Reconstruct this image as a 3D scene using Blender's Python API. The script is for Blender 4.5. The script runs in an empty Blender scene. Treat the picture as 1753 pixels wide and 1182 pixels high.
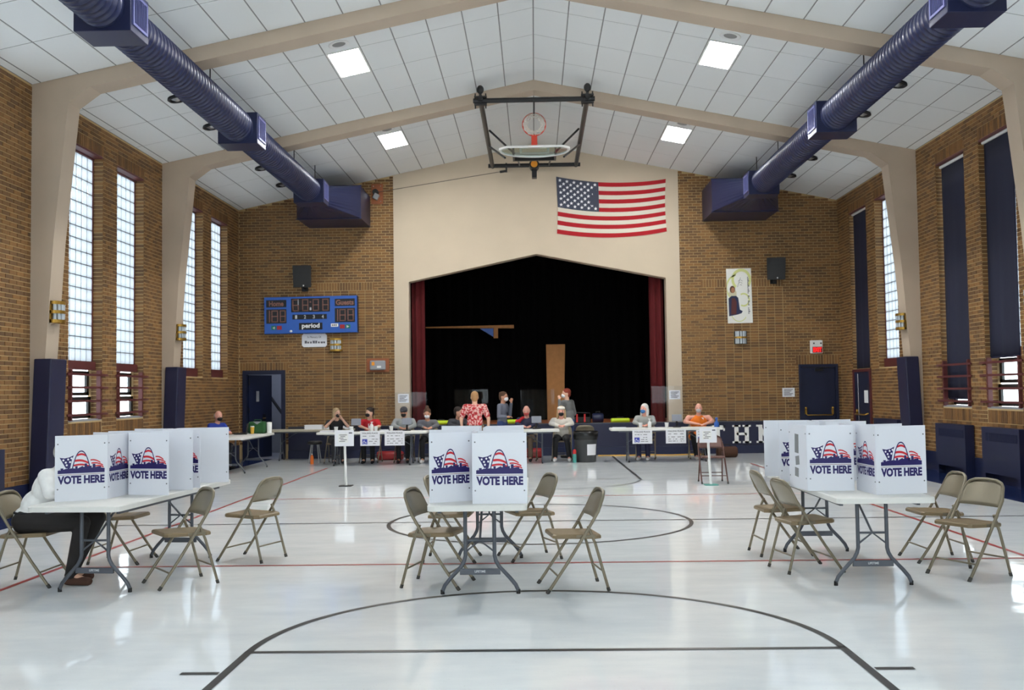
import bpy, bmesh, math, random
import numpy as np
from mathutils import Vector, Matrix, Euler
rnd = random.Random(7)
PI = math.pi
scn = bpy.context.scene
COL = scn.collection
# ------------------------------------------------------------------ camera
W, H, F, CZ = 1753, 1182, 1715.0, 1.6
def _cam():
    yc = Vector(((916-W/2)/F, -(669-H/2)/F, 1.0)).normalized()
    a = math.radians(0.85)
    zc = Vector((-math.sin(a), math.cos(a), 0.0)); zc = (zc-yc*zc.dot(yc)).normalized()
    xc = zc.cross(yc)
    if xc.x < 0: xc = -xc
    right = Vector((xc[0], yc[0], zc[0])); up = Vector((xc[1], yc[1], zc[1])); fw = Vector((xc[2], yc[2], zc[2]))
    m = Matrix.Identity(4)
    for i in range(3):
        m[i][0], m[i][1], m[i][2] = right[i], up[i], -fw[i]
    m[2][3] = CZ
    return m
cd = bpy.data.cameras.new('camera'); cam = bpy.data.objects.new('camera', cd); COL.objects.link(cam)
cam.matrix_world = _cam(); cd.sensor_width = 36.0; cd.lens = F/W*36.0; cd.clip_end = 200
cd.dof.use_dof = True; cd.dof.focus_distance = 8.6; cd.dof.aperture_fstop = 4.2
scn.camera = cam
# ------------------------------------------------------------------ world, exposure, lamp power
LAMP = 84.0; SKY = 5.2
scn.view_settings.view_transform = 'Standard'; scn.view_settings.look = 'None'
scn.view_settings.exposure = 0.10; scn.view_settings.gamma = 1.0; scn.view_settings.use_curve_mapping = False
wd = bpy.data.worlds.new('overcast_sky'); scn.world = wd; wd.use_nodes = True
bg = wd.node_tree.nodes['Background']; bg.inputs[0].default_value = (0.90, 0.955, 1.0, 1); bg.inputs[1].default_value = SKY
try:
    scn.cycles.use_denoising = True; scn.cycles.max_bounces = 10; scn.cycles.diffuse_bounces = 6
    scn.cycles.transparent_max_bounces = 12; scn.cycles.sample_clamp_indirect = 6.0
except Exception: pass
# ------------------------------------------------------------------ materials
def s2l(c):
    return tuple((x/255/12.92 if x/255 <= .04045 else ((x/255+.055)/1.055)**2.4) for x in c)
MATS = {}
def mat(name, rgb, rough=.6, metal=0, noise=0.0, nscale=8.0, spec=.5, bump=0.0, bscale=60.0, coat=0.0, trans=0.0, stretch=None):
    if name in MATS: return MATS[name]
    m = bpy.data.materials.new(name); m.use_nodes = True; nt = m.node_tree; b = nt.nodes['Principled BSDF']
    c = s2l(rgb); b.inputs['Base Color'].default_value = (*c, 1); b.inputs['Roughness'].default_value = rough
    b.inputs['Metallic'].default_value = metal; b.inputs['Specular IOR Level'].default_value = spec
    b.inputs['Coat Weight'].default_value = coat; b.inputs['Coat Roughness'].default_value = .08
    if noise or bump:
        tc = nt.nodes.new('ShaderNodeTexCoord'); mp = nt.nodes.new('ShaderNodeMapping')
        nt.links.new(tc.outputs['Object'], mp.inputs[0])
        if stretch: mp.inputs['Scale'].default_value = stretch
    if noise:
        n = nt.nodes.new('ShaderNodeTexNoise'); n.inputs['Scale'].default_value = nscale; n.inputs['Detail'].default_value = 5
        nt.links.new(mp.outputs[0], n.inputs['Vector'])
        r = nt.nodes.new('ShaderNodeMapRange'); r.inputs[1].default_value = .3; r.inputs[2].default_value = .7
        r.inputs[3].default_value = 1-noise; r.inputs[4].default_value = 1+noise*.6
        nt.links.new(n.outputs['Fac'], r.inputs[0])
        mx = nt.nodes.new('ShaderNodeVectorMath'); mx.operation = 'SCALE'; mx.inputs[0].default_value = c
        nt.links.new(r.outputs[0], mx.inputs['Scale']); nt.links.new(mx.outputs[0], b.inputs['Base Color'])
    if bump:
        n2 = nt.nodes.new('ShaderNodeTexNoise'); n2.inputs['Scale'].default_value = bscale; n2.inputs['Detail'].default_value = 3
        nt.links.new(mp.outputs[0], n2.inputs['Vector'])
        bp = nt.nodes.new('ShaderNodeBump'); bp.inputs['Strength'].default_value = bump; bp.inputs['Distance'].default_value = .01
        nt.links.new(n2.outputs['Fac'], bp.inputs['Height']); nt.links.new(bp.outputs[0], b.inputs['Normal'])
    if trans:
        out = nt.nodes['Material Output']; t = nt.nodes.new('ShaderNodeBsdfTranslucent'); t.inputs[0].default_value = (*c, 1)
        ms = nt.nodes.new('ShaderNodeMixShader'); ms.inputs[0].default_value = trans
        nt.links.new(b.outputs[0], ms.inputs[1]); nt.links.new(t.outputs[0], ms.inputs[2]); nt.links.new(ms.outputs[0], out.inputs[0])
    MATS[name] = m; return m
def emis(name, rgb, strength):
    m = bpy.data.materials.new(name); m.use_nodes = True; nt = m.node_tree; nt.nodes.clear()
    e = nt.nodes.new('ShaderNodeEmission'); e.inputs[0].default_value = (*s2l(rgb), 1); e.inputs[1].default_value = strength
    o = nt.nodes.new('ShaderNodeOutputMaterial'); nt.links.new(e.outputs[0], o.inputs[0]); MATS[name] = m; return m
def clearmat(name, tint, gloss=.08, rough=.02):
    m = bpy.data.materials.new(name); m.use_nodes = True; nt = m.node_tree; nt.nodes.clear()
    t = nt.nodes.new('ShaderNodeBsdfTransparent'); t.inputs[0].default_value = (*tint, 1)
    g = nt.nodes.new('ShaderNodeBsdfGlossy'); g.inputs['Roughness'].default_value = rough
    ms = nt.nodes.new('ShaderNodeMixShader'); ms.inputs[0].default_value = gloss
    o = nt.nodes.new('ShaderNodeOutputMaterial')
    nt.links.new(t.outputs[0], ms.inputs[1]); nt.links.new(g.outputs[0], ms.inputs[2]); nt.links.new(ms.outputs[0], o.inputs[0])
    MATS[name] = m; return m
BRICKS = [(94, 65, 36), (132, 97, 54), (147, 110, 61), (114, 79, 43), (139, 99, 53), (121, 78, 43)]
def brickmat(name, src):
    m = bpy.data.materials.new(name); m.use_nodes = True; nt = m.node_tree; b = nt.nodes['Principled BSDF']
    b.inputs['Roughness'].default_value = .75
    if src == 'attr':
        a = nt.nodes.new('ShaderNodeAttribute'); a.attribute_name = 'tone'; fac = a.outputs['Fac']
    else:
        a = nt.nodes.new('ShaderNodeObjectInfo'); fac = a.outputs['Random']
    r = nt.nodes.new('ShaderNodeValToRGB'); el = r.color_ramp.elements; r.color_ramp.interpolation = 'LINEAR'
    for i, c in enumerate(BRICKS):
        p = i/(len(BRICKS)-1)
        e = el[0] if i == 0 else (el[1] if i == len(BRICKS)-1 else el.new(p)); e.position = p; 
    for e, c in zip(sorted(el, key=lambda e: e.position), BRICKS): e.color = (*s2l(c), 1)
    nt.links.new(fac, r.inputs[0])
    tc = nt.nodes.new('ShaderNodeTexCoord'); n = nt.nodes.new('ShaderNodeTexNoise'); n.inputs['Scale'].default_value = 25; n.inputs['Detail'].default_value = 4
    nt.links.new(tc.outputs['Object'], n.inputs['Vector'])
    mr = nt.nodes.new('ShaderNodeMapRange'); mr.inputs[3].default_value = .7; mr.inputs[4].default_value = 1.25
    nt.links.new(n.outputs['Fac'], mr.inputs[0])
    mx = nt.nodes.new('ShaderNodeVectorMath'); mx.operation = 'SCALE'
    nt.links.new(r.outputs[0], mx.inputs[0]); nt.links.new(mr.outputs[0], mx.inputs['Scale']); nt.links.new(mx.outputs[0], b.inputs['Base Color'])
    MATS[name] = m; return m
def farbrick(name):
    m = bpy.data.materials.new(name); m.use_nodes = True; nt = m.node_tree; b = nt.nodes['Principled BSDF']; b.inputs['Roughness'].default_value = .8
    tc = nt.nodes.new('ShaderNodeTexCoord'); mp = nt.nodes.new('ShaderNodeMapping'); mp.inputs['Rotation'].default_value = (0, PI/2, PI/2)
    sp = nt.nodes.new('ShaderNodeSeparateXYZ'); cb = nt.nodes.new('ShaderNodeCombineXYZ')
    nt.links.new(tc.outputs['Object'], sp.inputs[0]); nt.links.new(sp.outputs['Y'], cb.inputs[0]); nt.links.new(sp.outputs['Z'], cb.inputs[1])
    br = nt.nodes.new('ShaderNodeTexBrick'); br.inputs['Scale'].default_value = 1; br.inputs['Brick Width'].default_value = .2032; br.inputs['Row Height'].default_value = .0677
    br.inputs['Mortar Size'].default_value = .005; br.inputs['Color1'].default_value = (*s2l(BRICKS[1]), 1); br.inputs['Color2'].default_value = (*s2l(BRICKS[3]), 1); br.inputs['Mortar'].default_value = (*s2l((186, 162, 118)), 1)
    nt.links.new(cb.outputs[0], br.inputs['Vector']); nt.links.new(br.outputs['Color'], b.inputs['Base Color']); MATS[name] = m; return m
mat('mortar', (192, 166, 122), .9, noise=.12, nscale=3)
brickmat('brick', 'attr'); brickmat('brick_single', 'obj'); farbrick('brick_far')
mat('cream', (198, 182, 160), .7, noise=.04, nscale=1.5, bump=.03, bscale=12)
mat('frame_cream', (184, 167, 148), .6, noise=.05, nscale=2)
mat('tile', (242, 244, 243), .85, noise=.05, nscale=180, bump=.15, bscale=260)
mat('tbar', (136, 136, 134), .6)
mat('navy', (21, 29, 62), .42, noise=.12, nscale=3)
mat('navy_pad', (22, 25, 58), .5, noise=.10, nscale=2, bump=.05, bscale=150)
mat('navy_dark', (14, 20, 52), .5)
mat('navy_door', (18, 26, 54), .4, noise=.1, nscale=2)
mat('navy_shade', (19, 24, 50), .8, noise=.12, nscale=1.4, stretch=(1, 1, .15))
mat('duct', (31, 37, 70), .36, metal=.2, noise=.06, nscale=2)
mat('navy_floor', (30, 46, 92), .12, noise=.08, nscale=2)
mat('stage_navy', (24, 28, 58), .45, noise=.08, nscale=2)
mat('maroon', (88, 36, 38), .5, noise=.12, nscale=6)
mat('maroon_curtain', (86, 6, 13), .9, noise=.1, nscale=4)
mat('black_curtain', (4, 4, 5), .95, spec=.1)
mat('black', (18, 18, 20), .5)
mat('black_plastic', (11, 11, 12), .5, noise=.08, nscale=20)
mat('dark_metal', (34, 34, 36), .4, metal=.4)
mat('line_black', (26, 27, 28), .35, noise=.25, nscale=3)
mat('line_red', (168, 58, 56), .3, noise=.1, nscale=3)
mat('table_white', (226, 225, 220), .5, noise=.02, nscale=20, bump=.04, bscale=300)
mat('table_grey', (176, 168, 150), .6, noise=.04, nscale=10)
mat('leg_grey', (84, 88, 96), .4, metal=.2)
mat('chair_tan', (126, 117, 98), .34, metal=.25, noise=.05, nscale=9)
mat('chair_seat', (128, 110, 82), .4, metal=.1, noise=.08, nscale=6)
mat('chair_brown', (92, 62, 56), .36, metal=.25, noise=.05, nscale=9)
mat('chair_foot', (60, 58, 54), .7)
mat('booth', (240, 242, 248), .45, trans=.18)
mat('print_navy', (26, 14, 92), .5); mat('print_red', (206, 28, 44), .5); mat('print_white', (240, 240, 244), .5); mat('print_brown', (150, 110, 100), .6)
mat('tape_grey', (128, 130, 132), .4)
mat('rivet', (120, 122, 126), .35, metal=.8)
mat('white', (236, 236, 234), .5); mat('paper', (234, 235, 240), .7); mat('ink', (90, 90, 98), .8); mat('ink_blue', (54, 64, 170), .6)
mat('brass', (176, 138, 62), .32, metal=.8); mat('steel', (170, 172, 174), .3, metal=.8); mat('chrome', (200, 200, 204), .18, metal=.9)
mat('glass_tube', (176, 184, 190), .15, coat=.5)
mat('board_blue', (44, 92, 176), .45, noise=.04, nscale=4); mat('board_black', (14, 15, 22), .5); mat('digit', (140, 96, 84), .6); mat('digit_white', (190, 192, 196), .6)
mat('led_green', (20, 120, 96), .5); mat('led_red', (150, 26, 32), .5)
mat('wood', (150, 84, 46), .6, noise=.2, nscale=10, stretch=(1, 1, 8)); mat('plywood', (168, 116, 64), .7, noise=.12, nscale=8)
mat('orange', (232, 150, 30), .5); mat('orange_box', (226, 112, 36), .55); mat('teal', (70, 150, 142), .5); mat('redmat', (196, 40, 40), .5); mat('green', (34, 84, 42), .8); mat('neon', (196, 226, 40), .6)
mat('yellow', (226, 178, 70), .5); mat('flag_red', (168, 16, 30), .85, noise=.05, nscale=20); mat('flag_white', (214, 206, 190), .85); mat('flag_blue', (64, 68, 84), .85, noise=.1, nscale=30)
mat('banner', (232, 232, 226), .7); mat('banner_green', (208, 212, 140), .7); mat('robe_blue', (34, 44, 78), .7); mat('robe_red', (86, 40, 40), .7); mat('robe_skin', (160, 110, 80), .7); mat('robe_brown', (80, 50, 34), .7); mat('robe_cloth', (206, 200, 170), .7)
mat('hall_grey', (150, 152, 158), .7, noise=.06, nscale=2)
mat('exterior', (196, 200, 196), .9, noise=.2, nscale=1.2)
mat('rope', (226, 220, 210), .8); mat('rim_red', (200, 60, 40), .5)
mat('bin_grey', (58, 60, 62), .55); mat('black_gloss', (16, 17, 18), .25)
mat('rope_dark', (40, 40, 42), .6)
clearmat('pane', (.94, .97, .97), .06); clearmat('acrylic', (.93, .94, .96), .012, .03); clearmat('board_glass', (.80, .88, .86), .12)
emis('lamp_panel', (252, 252, 248), LAMP); emis('hall_lamp', (215, 226, 255), 20.0); emis('exit_red', (255, 40, 40), 1.6); emis('score_glow', (255, 240, 230), .9)
def glassblock():
    m = bpy.data.materials.new('glass_block'); m.use_nodes = True; nt = m.node_tree; nt.nodes.clear()
    t = nt.nodes.new('ShaderNodeBsdfTranslucent'); t.inputs[0].default_value = (.72, .76, .79, 1)
    g = nt.nodes.new('ShaderNodeBsdfGlossy'); g.inputs['Roughness'].default_value = .12
    tr = nt.nodes.new('ShaderNodeBsdfTransparent'); tr.inputs[0].default_value = (.55, .60, .64, 1)
    m1 = nt.nodes.new('ShaderNodeMixShader'); m1.inputs[0].default_value = .25
    nt.links.new(t.outputs[0], m1.inputs[1]); nt.links.new(tr.outputs[0], m1.inputs[2])
    m2 = nt.nodes.new('ShaderNodeMixShader'); m2.inputs[0].default_value = .12
    nt.links.new(m1.outputs[0], m2.inputs[1]); nt.links.new(g.outputs[0], m2.inputs[2])
    o = nt.nodes.new('ShaderNodeOutputMaterial'); nt.links.new(m2.outputs[0], o.inputs[0]); MATS['glass_block'] = m
glassblock()
def floormat():
    m = bpy.data.materials.new('floor'); m.use_nodes = True; nt = m.node_tree; b = nt.nodes['Principled BSDF']
    tc = nt.nodes.new('ShaderNodeTexCoord'); mp = nt.nodes.new('ShaderNodeMapping'); mp.inputs['Scale'].default_value = (.55, 1.6, 1)
    nt.links.new(tc.outputs['Object'], mp.inputs[0])
    n = nt.nodes.new('ShaderNodeTexNoise'); n.inputs['Scale'].default_value = 2.4; n.inputs['Detail'].default_value = 8; n.inputs['Roughness'].default_value = .65
    nt.links.new(mp.outputs[0], n.inputs['Vector'])
    r = nt.nodes.new('ShaderNodeValToRGB'); e = r.color_ramp.elements
    e[0].position = .3; e[0].color = (*s2l((227, 232, 236)), 1); e[1].position = .7; e[1].color = (*s2l((243, 246, 247)), 1)
    nt.links.new(n.outputs['Fac'], r.inputs[0])
    v = nt.nodes.new('ShaderNodeTexNoise'); v.inputs['Scale'].default_value = 90; v.inputs['Detail'].default_value = 1; nt.links.new(tc.outputs['Object'], v.inputs['Vector'])
    vr = nt.nodes.new('ShaderNodeMapRange'); vr.inputs[1].default_value = .72; vr.inputs[2].default_value = .8; vr.inputs[3].default_value = 1; vr.inputs[4].default_value = .72
    nt.links.new(v.outputs['Fac'], vr.inputs[0])
    sc = nt.nodes.new('ShaderNodeVectorMath'); sc.operation = 'SCALE'; nt.links.new(r.outputs[0], sc.inputs[0]); nt.links.new(vr.outputs[0], sc.inputs['Scale'])
    nt.links.new(sc.outputs[0], b.inputs['Base Color'])
    b.inputs['Roughness'].default_value = .06; b.inputs['Specular IOR Level'].default_value = .62
    n3 = nt.nodes.new('ShaderNodeTexNoise'); n3.inputs['Scale'].default_value = 1.3; n3.inputs['Detail'].default_value = 2
    mp2 = nt.nodes.new('ShaderNodeMapping'); mp2.inputs['Scale'].default_value = (1.6, 1.6, 1); nt.links.new(tc.outputs['Object'], mp2.inputs[0]); nt.links.new(mp2.outputs[0], n3.inputs['Vector'])
    bp = nt.nodes.new('ShaderNodeBump'); bp.inputs['Strength'].default_value = .25; bp.inputs['Distance'].default_value = .012
    nt.links.new(n3.outputs['Fac'], bp.inputs['Height']); nt.links.new(bp.outputs[0], b.inputs['Normal'])
    MATS['floor'] = m
floormat()
# ------------------------------------------------------------------ mesh helpers
class MB:
    def __init__(s): s.v = []; s.f = []; s.m = []; s.mats = []; s.sm = []
    def mi(s, m):
        if m not in s.mats: s.mats.append(m)
        return s.mats.index(m)
    def add(s, vs, fs, m, smooth=False, M=None):
        o = len(s.v); k = s.mi(m)
        s.v += [tuple(M @ Vector(p)) if M else tuple(p) for p in vs]
        for f in fs: s.f.append(tuple(i+o for i in f)); s.m.append(k); s.sm.append(smooth)
        return s
    def box(s, x0, x1, y0, y1, z0, z1, m, M=None):
        vs = [(x, y, z) for x in (x0, x1) for y in (y0, y1) for z in (z0, z1)]
        fs = [(0, 1, 3, 2), (4, 6, 7, 5), (0, 4, 5, 1), (2, 3, 7, 6), (0, 2, 6, 4), (1, 5, 7, 3)]
        return s.add(vs, fs, m, False, M)
    def bbox(s, x0, x1, y0, y1, z0, z1, m, b=.01, M=None):   # bevelled box
        cx, cy, cz = (x0+x1)/2, (y0+y1)/2, (z0+z1)/2; hx, hy, hz = (x1-x0)/2, (y1-y0)/2, (z1-z0)/2
        b = min(b, hx*.98, hy*.98, hz*.98); vs = []; ix = {}
        for sx in (-1, 1):
            for sy in (-1, 1):
                for sz in (-1, 1):
                    for a in range(3):
                        p = [sx*(hx-b), sy*(hy-b), sz*(hz-b)]; p[a] += (sx, sy, sz)[a]*b
                        ix[(sx, sy, sz, a)] = len(vs); vs.append((cx+p[0], cy+p[1], cz+p[2]))
        fs = []; S = (-1, 1)
        for a in range(3):
            o = [k for k in range(3) if k != a]
            for sg in S:
                q = []
                for (p, r) in ((-1, -1), (1, -1), (1, 1), (-1, 1)):
                    k = [0, 0, 0]; k[a] = sg; k[o[0]] = p; k[o[1]] = r; q.append(ix[(*k, a)])
                fs.append(tuple(q))
        for a in range(3):
            o = [k for k in range(3) if k != a]
            for p in S:
                for r in S:
                    q = []
                    for sg, ax in ((-1, o[0]), (1, o[0]), (1, o[1]), (-1, o[1])):
                        k = [0, 0, 0]; k[a] = sg; k[o[0]] = p; k[o[1]] = r; q.append(ix[(*k, ax)])
                    fs.append(tuple(q))
        for sx in S:
            for sy in S:
                for sz in S: fs.append(tuple(ix[(sx, sy, sz, a)] for a in range(3)))
        return s.add(vs, fs, m, False, M)
    def tube(s, pts, r, m, n=8, caps=True, closed=False, M=None):
        pts = [Vector(p) for p in pts]; rs = r if isinstance(r, (list, tuple)) else [r]*len(pts)
        vs = []; fs = []; N = len(pts); prev = None
        for i, p in enumerate(pts):
            a = pts[(i-1) % N] if (closed or i > 0) else p; c = pts[(i+1) % N] if (closed or i < N-1) else p
            d = (c-a).normalized() if (c-a).length > 1e-9 else Vector((0, 0, 1))
            if prev is None:
                u = d.cross(Vector((0, 0, 1)) if abs(d.z) < .9 else Vector((1, 0, 0))).normalized()
            else:
                u = prev-d*prev.dot(d); u = u.normalized() if u.length > 1e-6 else d.orthogonal().normalized()
            prev = u; w = d.cross(u)
            for k in range(n):
                t = 2*PI*k/n; vs.append(p+(u*math.cos(t)+w*math.sin(t))*rs[i])
        for i in range(N if closed else N-1):
            j = (i+1) % N
            for k in range(n):
                l = (k+1) % n; fs.append((i*n+k, i*n+l, j*n+l, j*n+k))
        s.add(vs, fs, m, True, M)
        if caps and not closed:
            s.add(vs[:n], [tuple(range(n-1, -1, -1))], m, False, M); s.add(vs[-n:], [tuple(range(n))], m, False, M)
        return s
    def lathe(s, prof, m, n=20, c=(0, 0, 0), M=None, caps=True, sx=1, sy=1):
        vs = []; fs = []
        for (r, z) in prof:
            for k in range(n):
                t = 2*PI*k/n; vs.append((c[0]+r*math.cos(t)*sx, c[1]+r*math.sin(t)*sy, c[2]+z))
        for i in range(len(prof)-1):
            for k in range(n):
                l = (k+1) % n; fs.append((i*n+k, i*n+l, (i+1)*n+l, (i+1)*n+k))
        s.add(vs, fs, m, True, M)
        if caps:
            s.add(vs[:n], [tuple(range(n-1, -1, -1))], m, False, M); s.add(vs[-n:], [tuple(range(n))], m, False, M)
        return s
    def ell(s, c, r, m, n=12, k=8, M=None, R=None):
        vs = []; fs = []
        for i in range(k+1):
            ph = PI*i/k
            for j in range(n):
                t = 2*PI*j/n; p = Vector((r[0]*math.sin(ph)*math.cos(t), r[1]*math.sin(ph)*math.sin(t), r[2]*math.cos(ph)))
                if R: p = R @ p
                vs.append((c[0]+p.x, c[1]+p.y, c[2]+p.z))
        for i in range(k):
            for j in range(n):
                l = (j+1) % n
                if i == 0: fs.append((0, (i+1)*n+j, (i+1)*n+l))
                elif i == k-1: fs.append((i*n+j, k*n, i*n+l))
                else: fs.append((i*n+j, (i+1)*n+j, (i+1)*n+l, i*n+l))
        return s.add(vs, fs, m, True, M)
    def cone(s, a, ra, b, rb, m, n=12, M=None):     # tapered capsule
        a = Vector(a); b = Vector(b); d = (b-a).normalized() if (b-a).length > 1e-6 else Vector((0, 0, 1))
        pts = []; rs = []
        for t in (-1, -.9, -.6, -.25, 0): pts.append(a+d*ra*t); rs.append(max(ra*math.sqrt(max(0, 1-t*t)), ra*.05))
        for t in (0, .25, .6, .9, 1): pts.append(b+d*rb*t); rs.append(max(rb*math.sqrt(max(0, 1-t*t)), rb*.05))
        return s.tube(pts, rs, m, n, True, False, M)
    def prism(s, poly, d0, d1, m, axis='y', M=None, smooth=False):   # poly in (x,z) for axis y; (y,z) for x; (x,y) for z
        n = len(poly)
        def P(p, d): return {'y': (p[0], d, p[1]), 'x': (d, p[0], p[1]), 'z': (p[0], p[1], d)}[axis]
        vs = [P(p, d0) for p in poly]+[P(p, d1) for p in poly]
        s.add(vs, [(i, (i+1) % n, (i+1) % n+n, i+n) for i in range(n)], m, smooth, M)
        s.add(vs, [tuple(range(n)), tuple(range(2*n-1, n-1, -1))], m, False, M)
        return s
    def mesh(s, name):
        me = bpy.data.meshes.new(name); me.from_pydata([tuple(p) for p in s.v], [], s.f)
        for m in s.mats: me.materials.append(MATS[m])
        if s.f:
            me.polygons.foreach_set('material_index', s.m); me.polygons.foreach_set('use_smooth', s.sm)
        bm = bmesh.new(); bm.from_mesh(me); bmesh.ops.recalc_face_normals(bm, faces=bm.faces); bm.to_mesh(me); bm.free()
        return me
    def build(s, name, parent=None, loc=None, rz=None):
        return link(name, s.mesh(name), parent, loc, rz)
def link(name, me, parent=None, loc=None, rz=None):
    o = bpy.data.objects.new(name, me); COL.objects.link(o)
    if parent: o.parent = parent
    if loc: o.location = loc
    if rz is not None: o.rotation_euler = (0, 0, rz)
    return o
def tag(o, label, cat, group=None, kind=None):
    o['label'] = label; o['category'] = cat
    if group: o['group'] = group
    if kind: o['kind'] = kind
    return o
def thing(name, label, cat, loc=(0, 0, 0), rz=0, group=None, kind=None):
    o = bpy.data.objects.new(name, None); COL.objects.link(o); o.location = loc; o.rotation_euler = (0, 0, rz); o.empty_display_size = .1
    return tag(o, label, cat, group, kind)
def dup(root, loc, rz, label=None, parent=None):
    r = root.copy(); COL.objects.link(r); r.location = loc; r.rotation_euler = (0, 0, rz)
    if label: r['label'] = label
    def kids(a, b):
        for ch in list(a.children):
            c = ch.copy(); COL.objects.link(c); c.parent = b; kids(ch, c)
    kids(root, r); return r
def ob(name, fn, parent=None, loc=None, rz=None):
    b = MB(); fn(b); return b.build(name, parent, loc, rz)
# text meshes: made once with the built-in font, shared
TEXT = {}
def make_texts(specs):
    tmp = []
    for key, (txt, off) in specs.items():
        cu = bpy.data.curves.new('t', 'FONT'); cu.body = txt; cu.size = 1; cu.offset = off; cu.align_x = 'CENTER'; cu.align_y = 'CENTER'; cu.resolution_u = 3; cu.extrude = .004
        o = bpy.data.objects.new('t', cu); COL.objects.link(o); tmp.append((key, o))
    dg = bpy.context.evaluated_depsgraph_get()
    for key, o in tmp:
        me = bpy.data.meshes.new_from_object(o.evaluated_get(dg))
        vs = np.array([v.co[:] for v in me.vertices]); c = (vs.min(0)+vs.max(0))/2; sz = vs.max(0)-vs.min(0)
        TEXT[key] = ([((v[0]-c[0])/sz[0], (v[1]-c[1])/sz[1], (v[2]-c[2])/max(sz[2], 1e-6)) for v in vs], [tuple(p.vertices) for p in me.polygons])
        bpy.data.objects.remove(o); bpy.data.meshes.remove(me)
make_texts({'VOTE HERE': ('VOTE HERE', .05), 'Home': ('Home', .03), 'Guests': ('Guests', .03), 'period': ('period', .03), '1': ('1', .02), '2': ('2', .02), '3': ('3', .02), '4': ('4', .02),
            'EXIT': ('EXIT', .04), 'memory': ('In Memory Of', 0), 'polling': ('POLLING PLACE', .03), 'brand': ('LIFETIME', .03)})
def text(b, key, cx, cz, w, h, m, y=0, t=.002, M=None):      # in the x-z plane, front towards -y
    vs, fs = TEXT[key]; b.add([(cx+v[0]*w, y-v[2]*t, cz+v[1]*h) for v in vs], fs, m, False, M)
# ------------------------------------------------------------------ setting: sizes
XL, XR, YB, CX = -7.34, 7.50, 24.70, .06
RZ, SL = 7.74, .2077
YN = -2.0
FR = [4.04, 9.22, 14.40, 19.56]; FT = .38
def zc(x): return RZ-SL*abs(x-CX)
def struct(o, label, cat): return tag(o, label, cat, None, 'structure')
# floor -------------------------------------------------------------
def _f(b):
    b.box(-6.50, 6.55, YN, YB, -.06, 0, 'floor'); b.box(XL-.1, -6.50, YN, YB, -.06, 0, 'navy_floor'); b.box(6.55, XR+.1, YN, YB, -.06, 0, 'navy_floor')
floor = struct(ob('floor', _f), 'polished pale grey gym floor with navy painted side borders', 'floor')
LZ = (.0004, .0032)
def strip(name, pts, w, m, closed=False, z=LZ):
    b = MB(); P = [Vector((p[0], p[1])) for p in pts]; n = len(P); L = []; R = []
    for i in range(n):
        a = P[(i-1) % n] if closed or i > 0 else P[i]; c = P[(i+1) % n] if closed or i < n-1 else P[i]
        d = (c-a).normalized(); q = Vector((-d.y, d.x))*w/2; L.append(P[i]+q); R.append(P[i]-q)
    for i in range(n if closed else n-1):
        j = (i+1) % n; vs = [(L[i].x, L[i].y, z[1]), (R[i].x, R[i].y, z[1]), (R[j].x, R[j].y, z[1]), (L[j].x, L[j].y, z[1])]
        b.add(vs, [(0, 1, 2, 3)], m)
    return b.build(name, floor)
def arc(cx, cy, r, a0, a1, n=64): return [(cx+r*math.cos(math.radians(a0+(a1-a0)*i/n)), cy+r*math.sin(math.radians(a0+(a1-a0)*i/n))) for i in range(n+1)]
QX = .03
strip('court_line', arc(QX, 6.25, 1.83, 0, 180), .05, 'line_black'); strip('court_line', [(QX-1.81, 6.25), (QX+1.81, 6.25)], .05, 'line_black')
for s in (-1, 1):
    strip('court_line', [(QX+s*1.83, 6.27), (QX+s*1.87, .4)], .052, 'line_black')
    strip('court_line', [(QX+s*1.87, 5.79), (QX+s*2.09, 5.79)], .05, 'line_black')
    strip('court_line', [(QX+s*1.80, 24.2), (QX+s*1.82, 18.03)], .05, 'line_black')
    strip('court_line', [(QX+s*4.50, 3.3), (QX+s*4.50, 21.4)], .05, 'line_red', z=(.0002, .0020))
strip('court_line', arc(QX, 12.33, 1.83, 0, 360)[:-1], .05, 'line_black', True); strip('court_line', [(-6.4, 12.36), (6.45, 12.36)], .045, 'line_black', z=(.0003, .0025))
strip('court_line', arc(QX, 18.05, 1.82, 180, 360), .03, 'line_black'); strip('court_line', [(QX-1.8, 18.05), (QX+1.8, 18.05)], .04, 'line_black')
strip('court_line', [(QX-4.5, 9.38), (QX+4.5, 9.38)], .05, 'line_red', z=(.0002, .0018)); strip('court_line', [(QX-4.5, 15.25), (QX+4.5, 15.25)], .045, 'line_red', z=(.0002, .0018))
# ceiling -----------------------------------------------------------
def _c(b):
    for s, xe in ((-1, XL-.1), (1, XR+.1)):
        t = .0045
        poly = [(CX, zc(CX)+t), (xe, zc(xe)+t), (xe, zc(xe)+.12), (CX, zc(CX)+.12)]
        b.prism(poly, YN-.3, YB+.32, 'tbar', 'y')
ceiling = struct(ob('ceiling', _c), 'pitched white panel ceiling with grey grid', 'ceiling')
TP = .559; GAP = .0125
def tilemesh(wx, wy):
    b = MB(); hx = wx/2-GAP; hy = wy/2-GAP
    vs = [(-hx, -hy, 0), (hx, -hy, 0), (hx, hy, 0), (-hx, hy, 0)]; v2 = [(x*1.01, y*1.005, .0042) for x, y, z in vs]
    b.add(vs+v2, [(3, 2, 1, 0), (0, 1, 5, 4), (1, 2, 6, 5), (2, 3, 7, 6), (3, 0, 4, 7)], 'tile'); return b.mesh('tile')
SLL = math.sqrt(1+SL*SL); tcache = {}
LIGHT_T = 5
bays = [(-1.14, 4.04), (4.04, 9.22), (9.22, 14.40), (14.40, 19.56), (19.56, YB)]
panels = []
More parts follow.
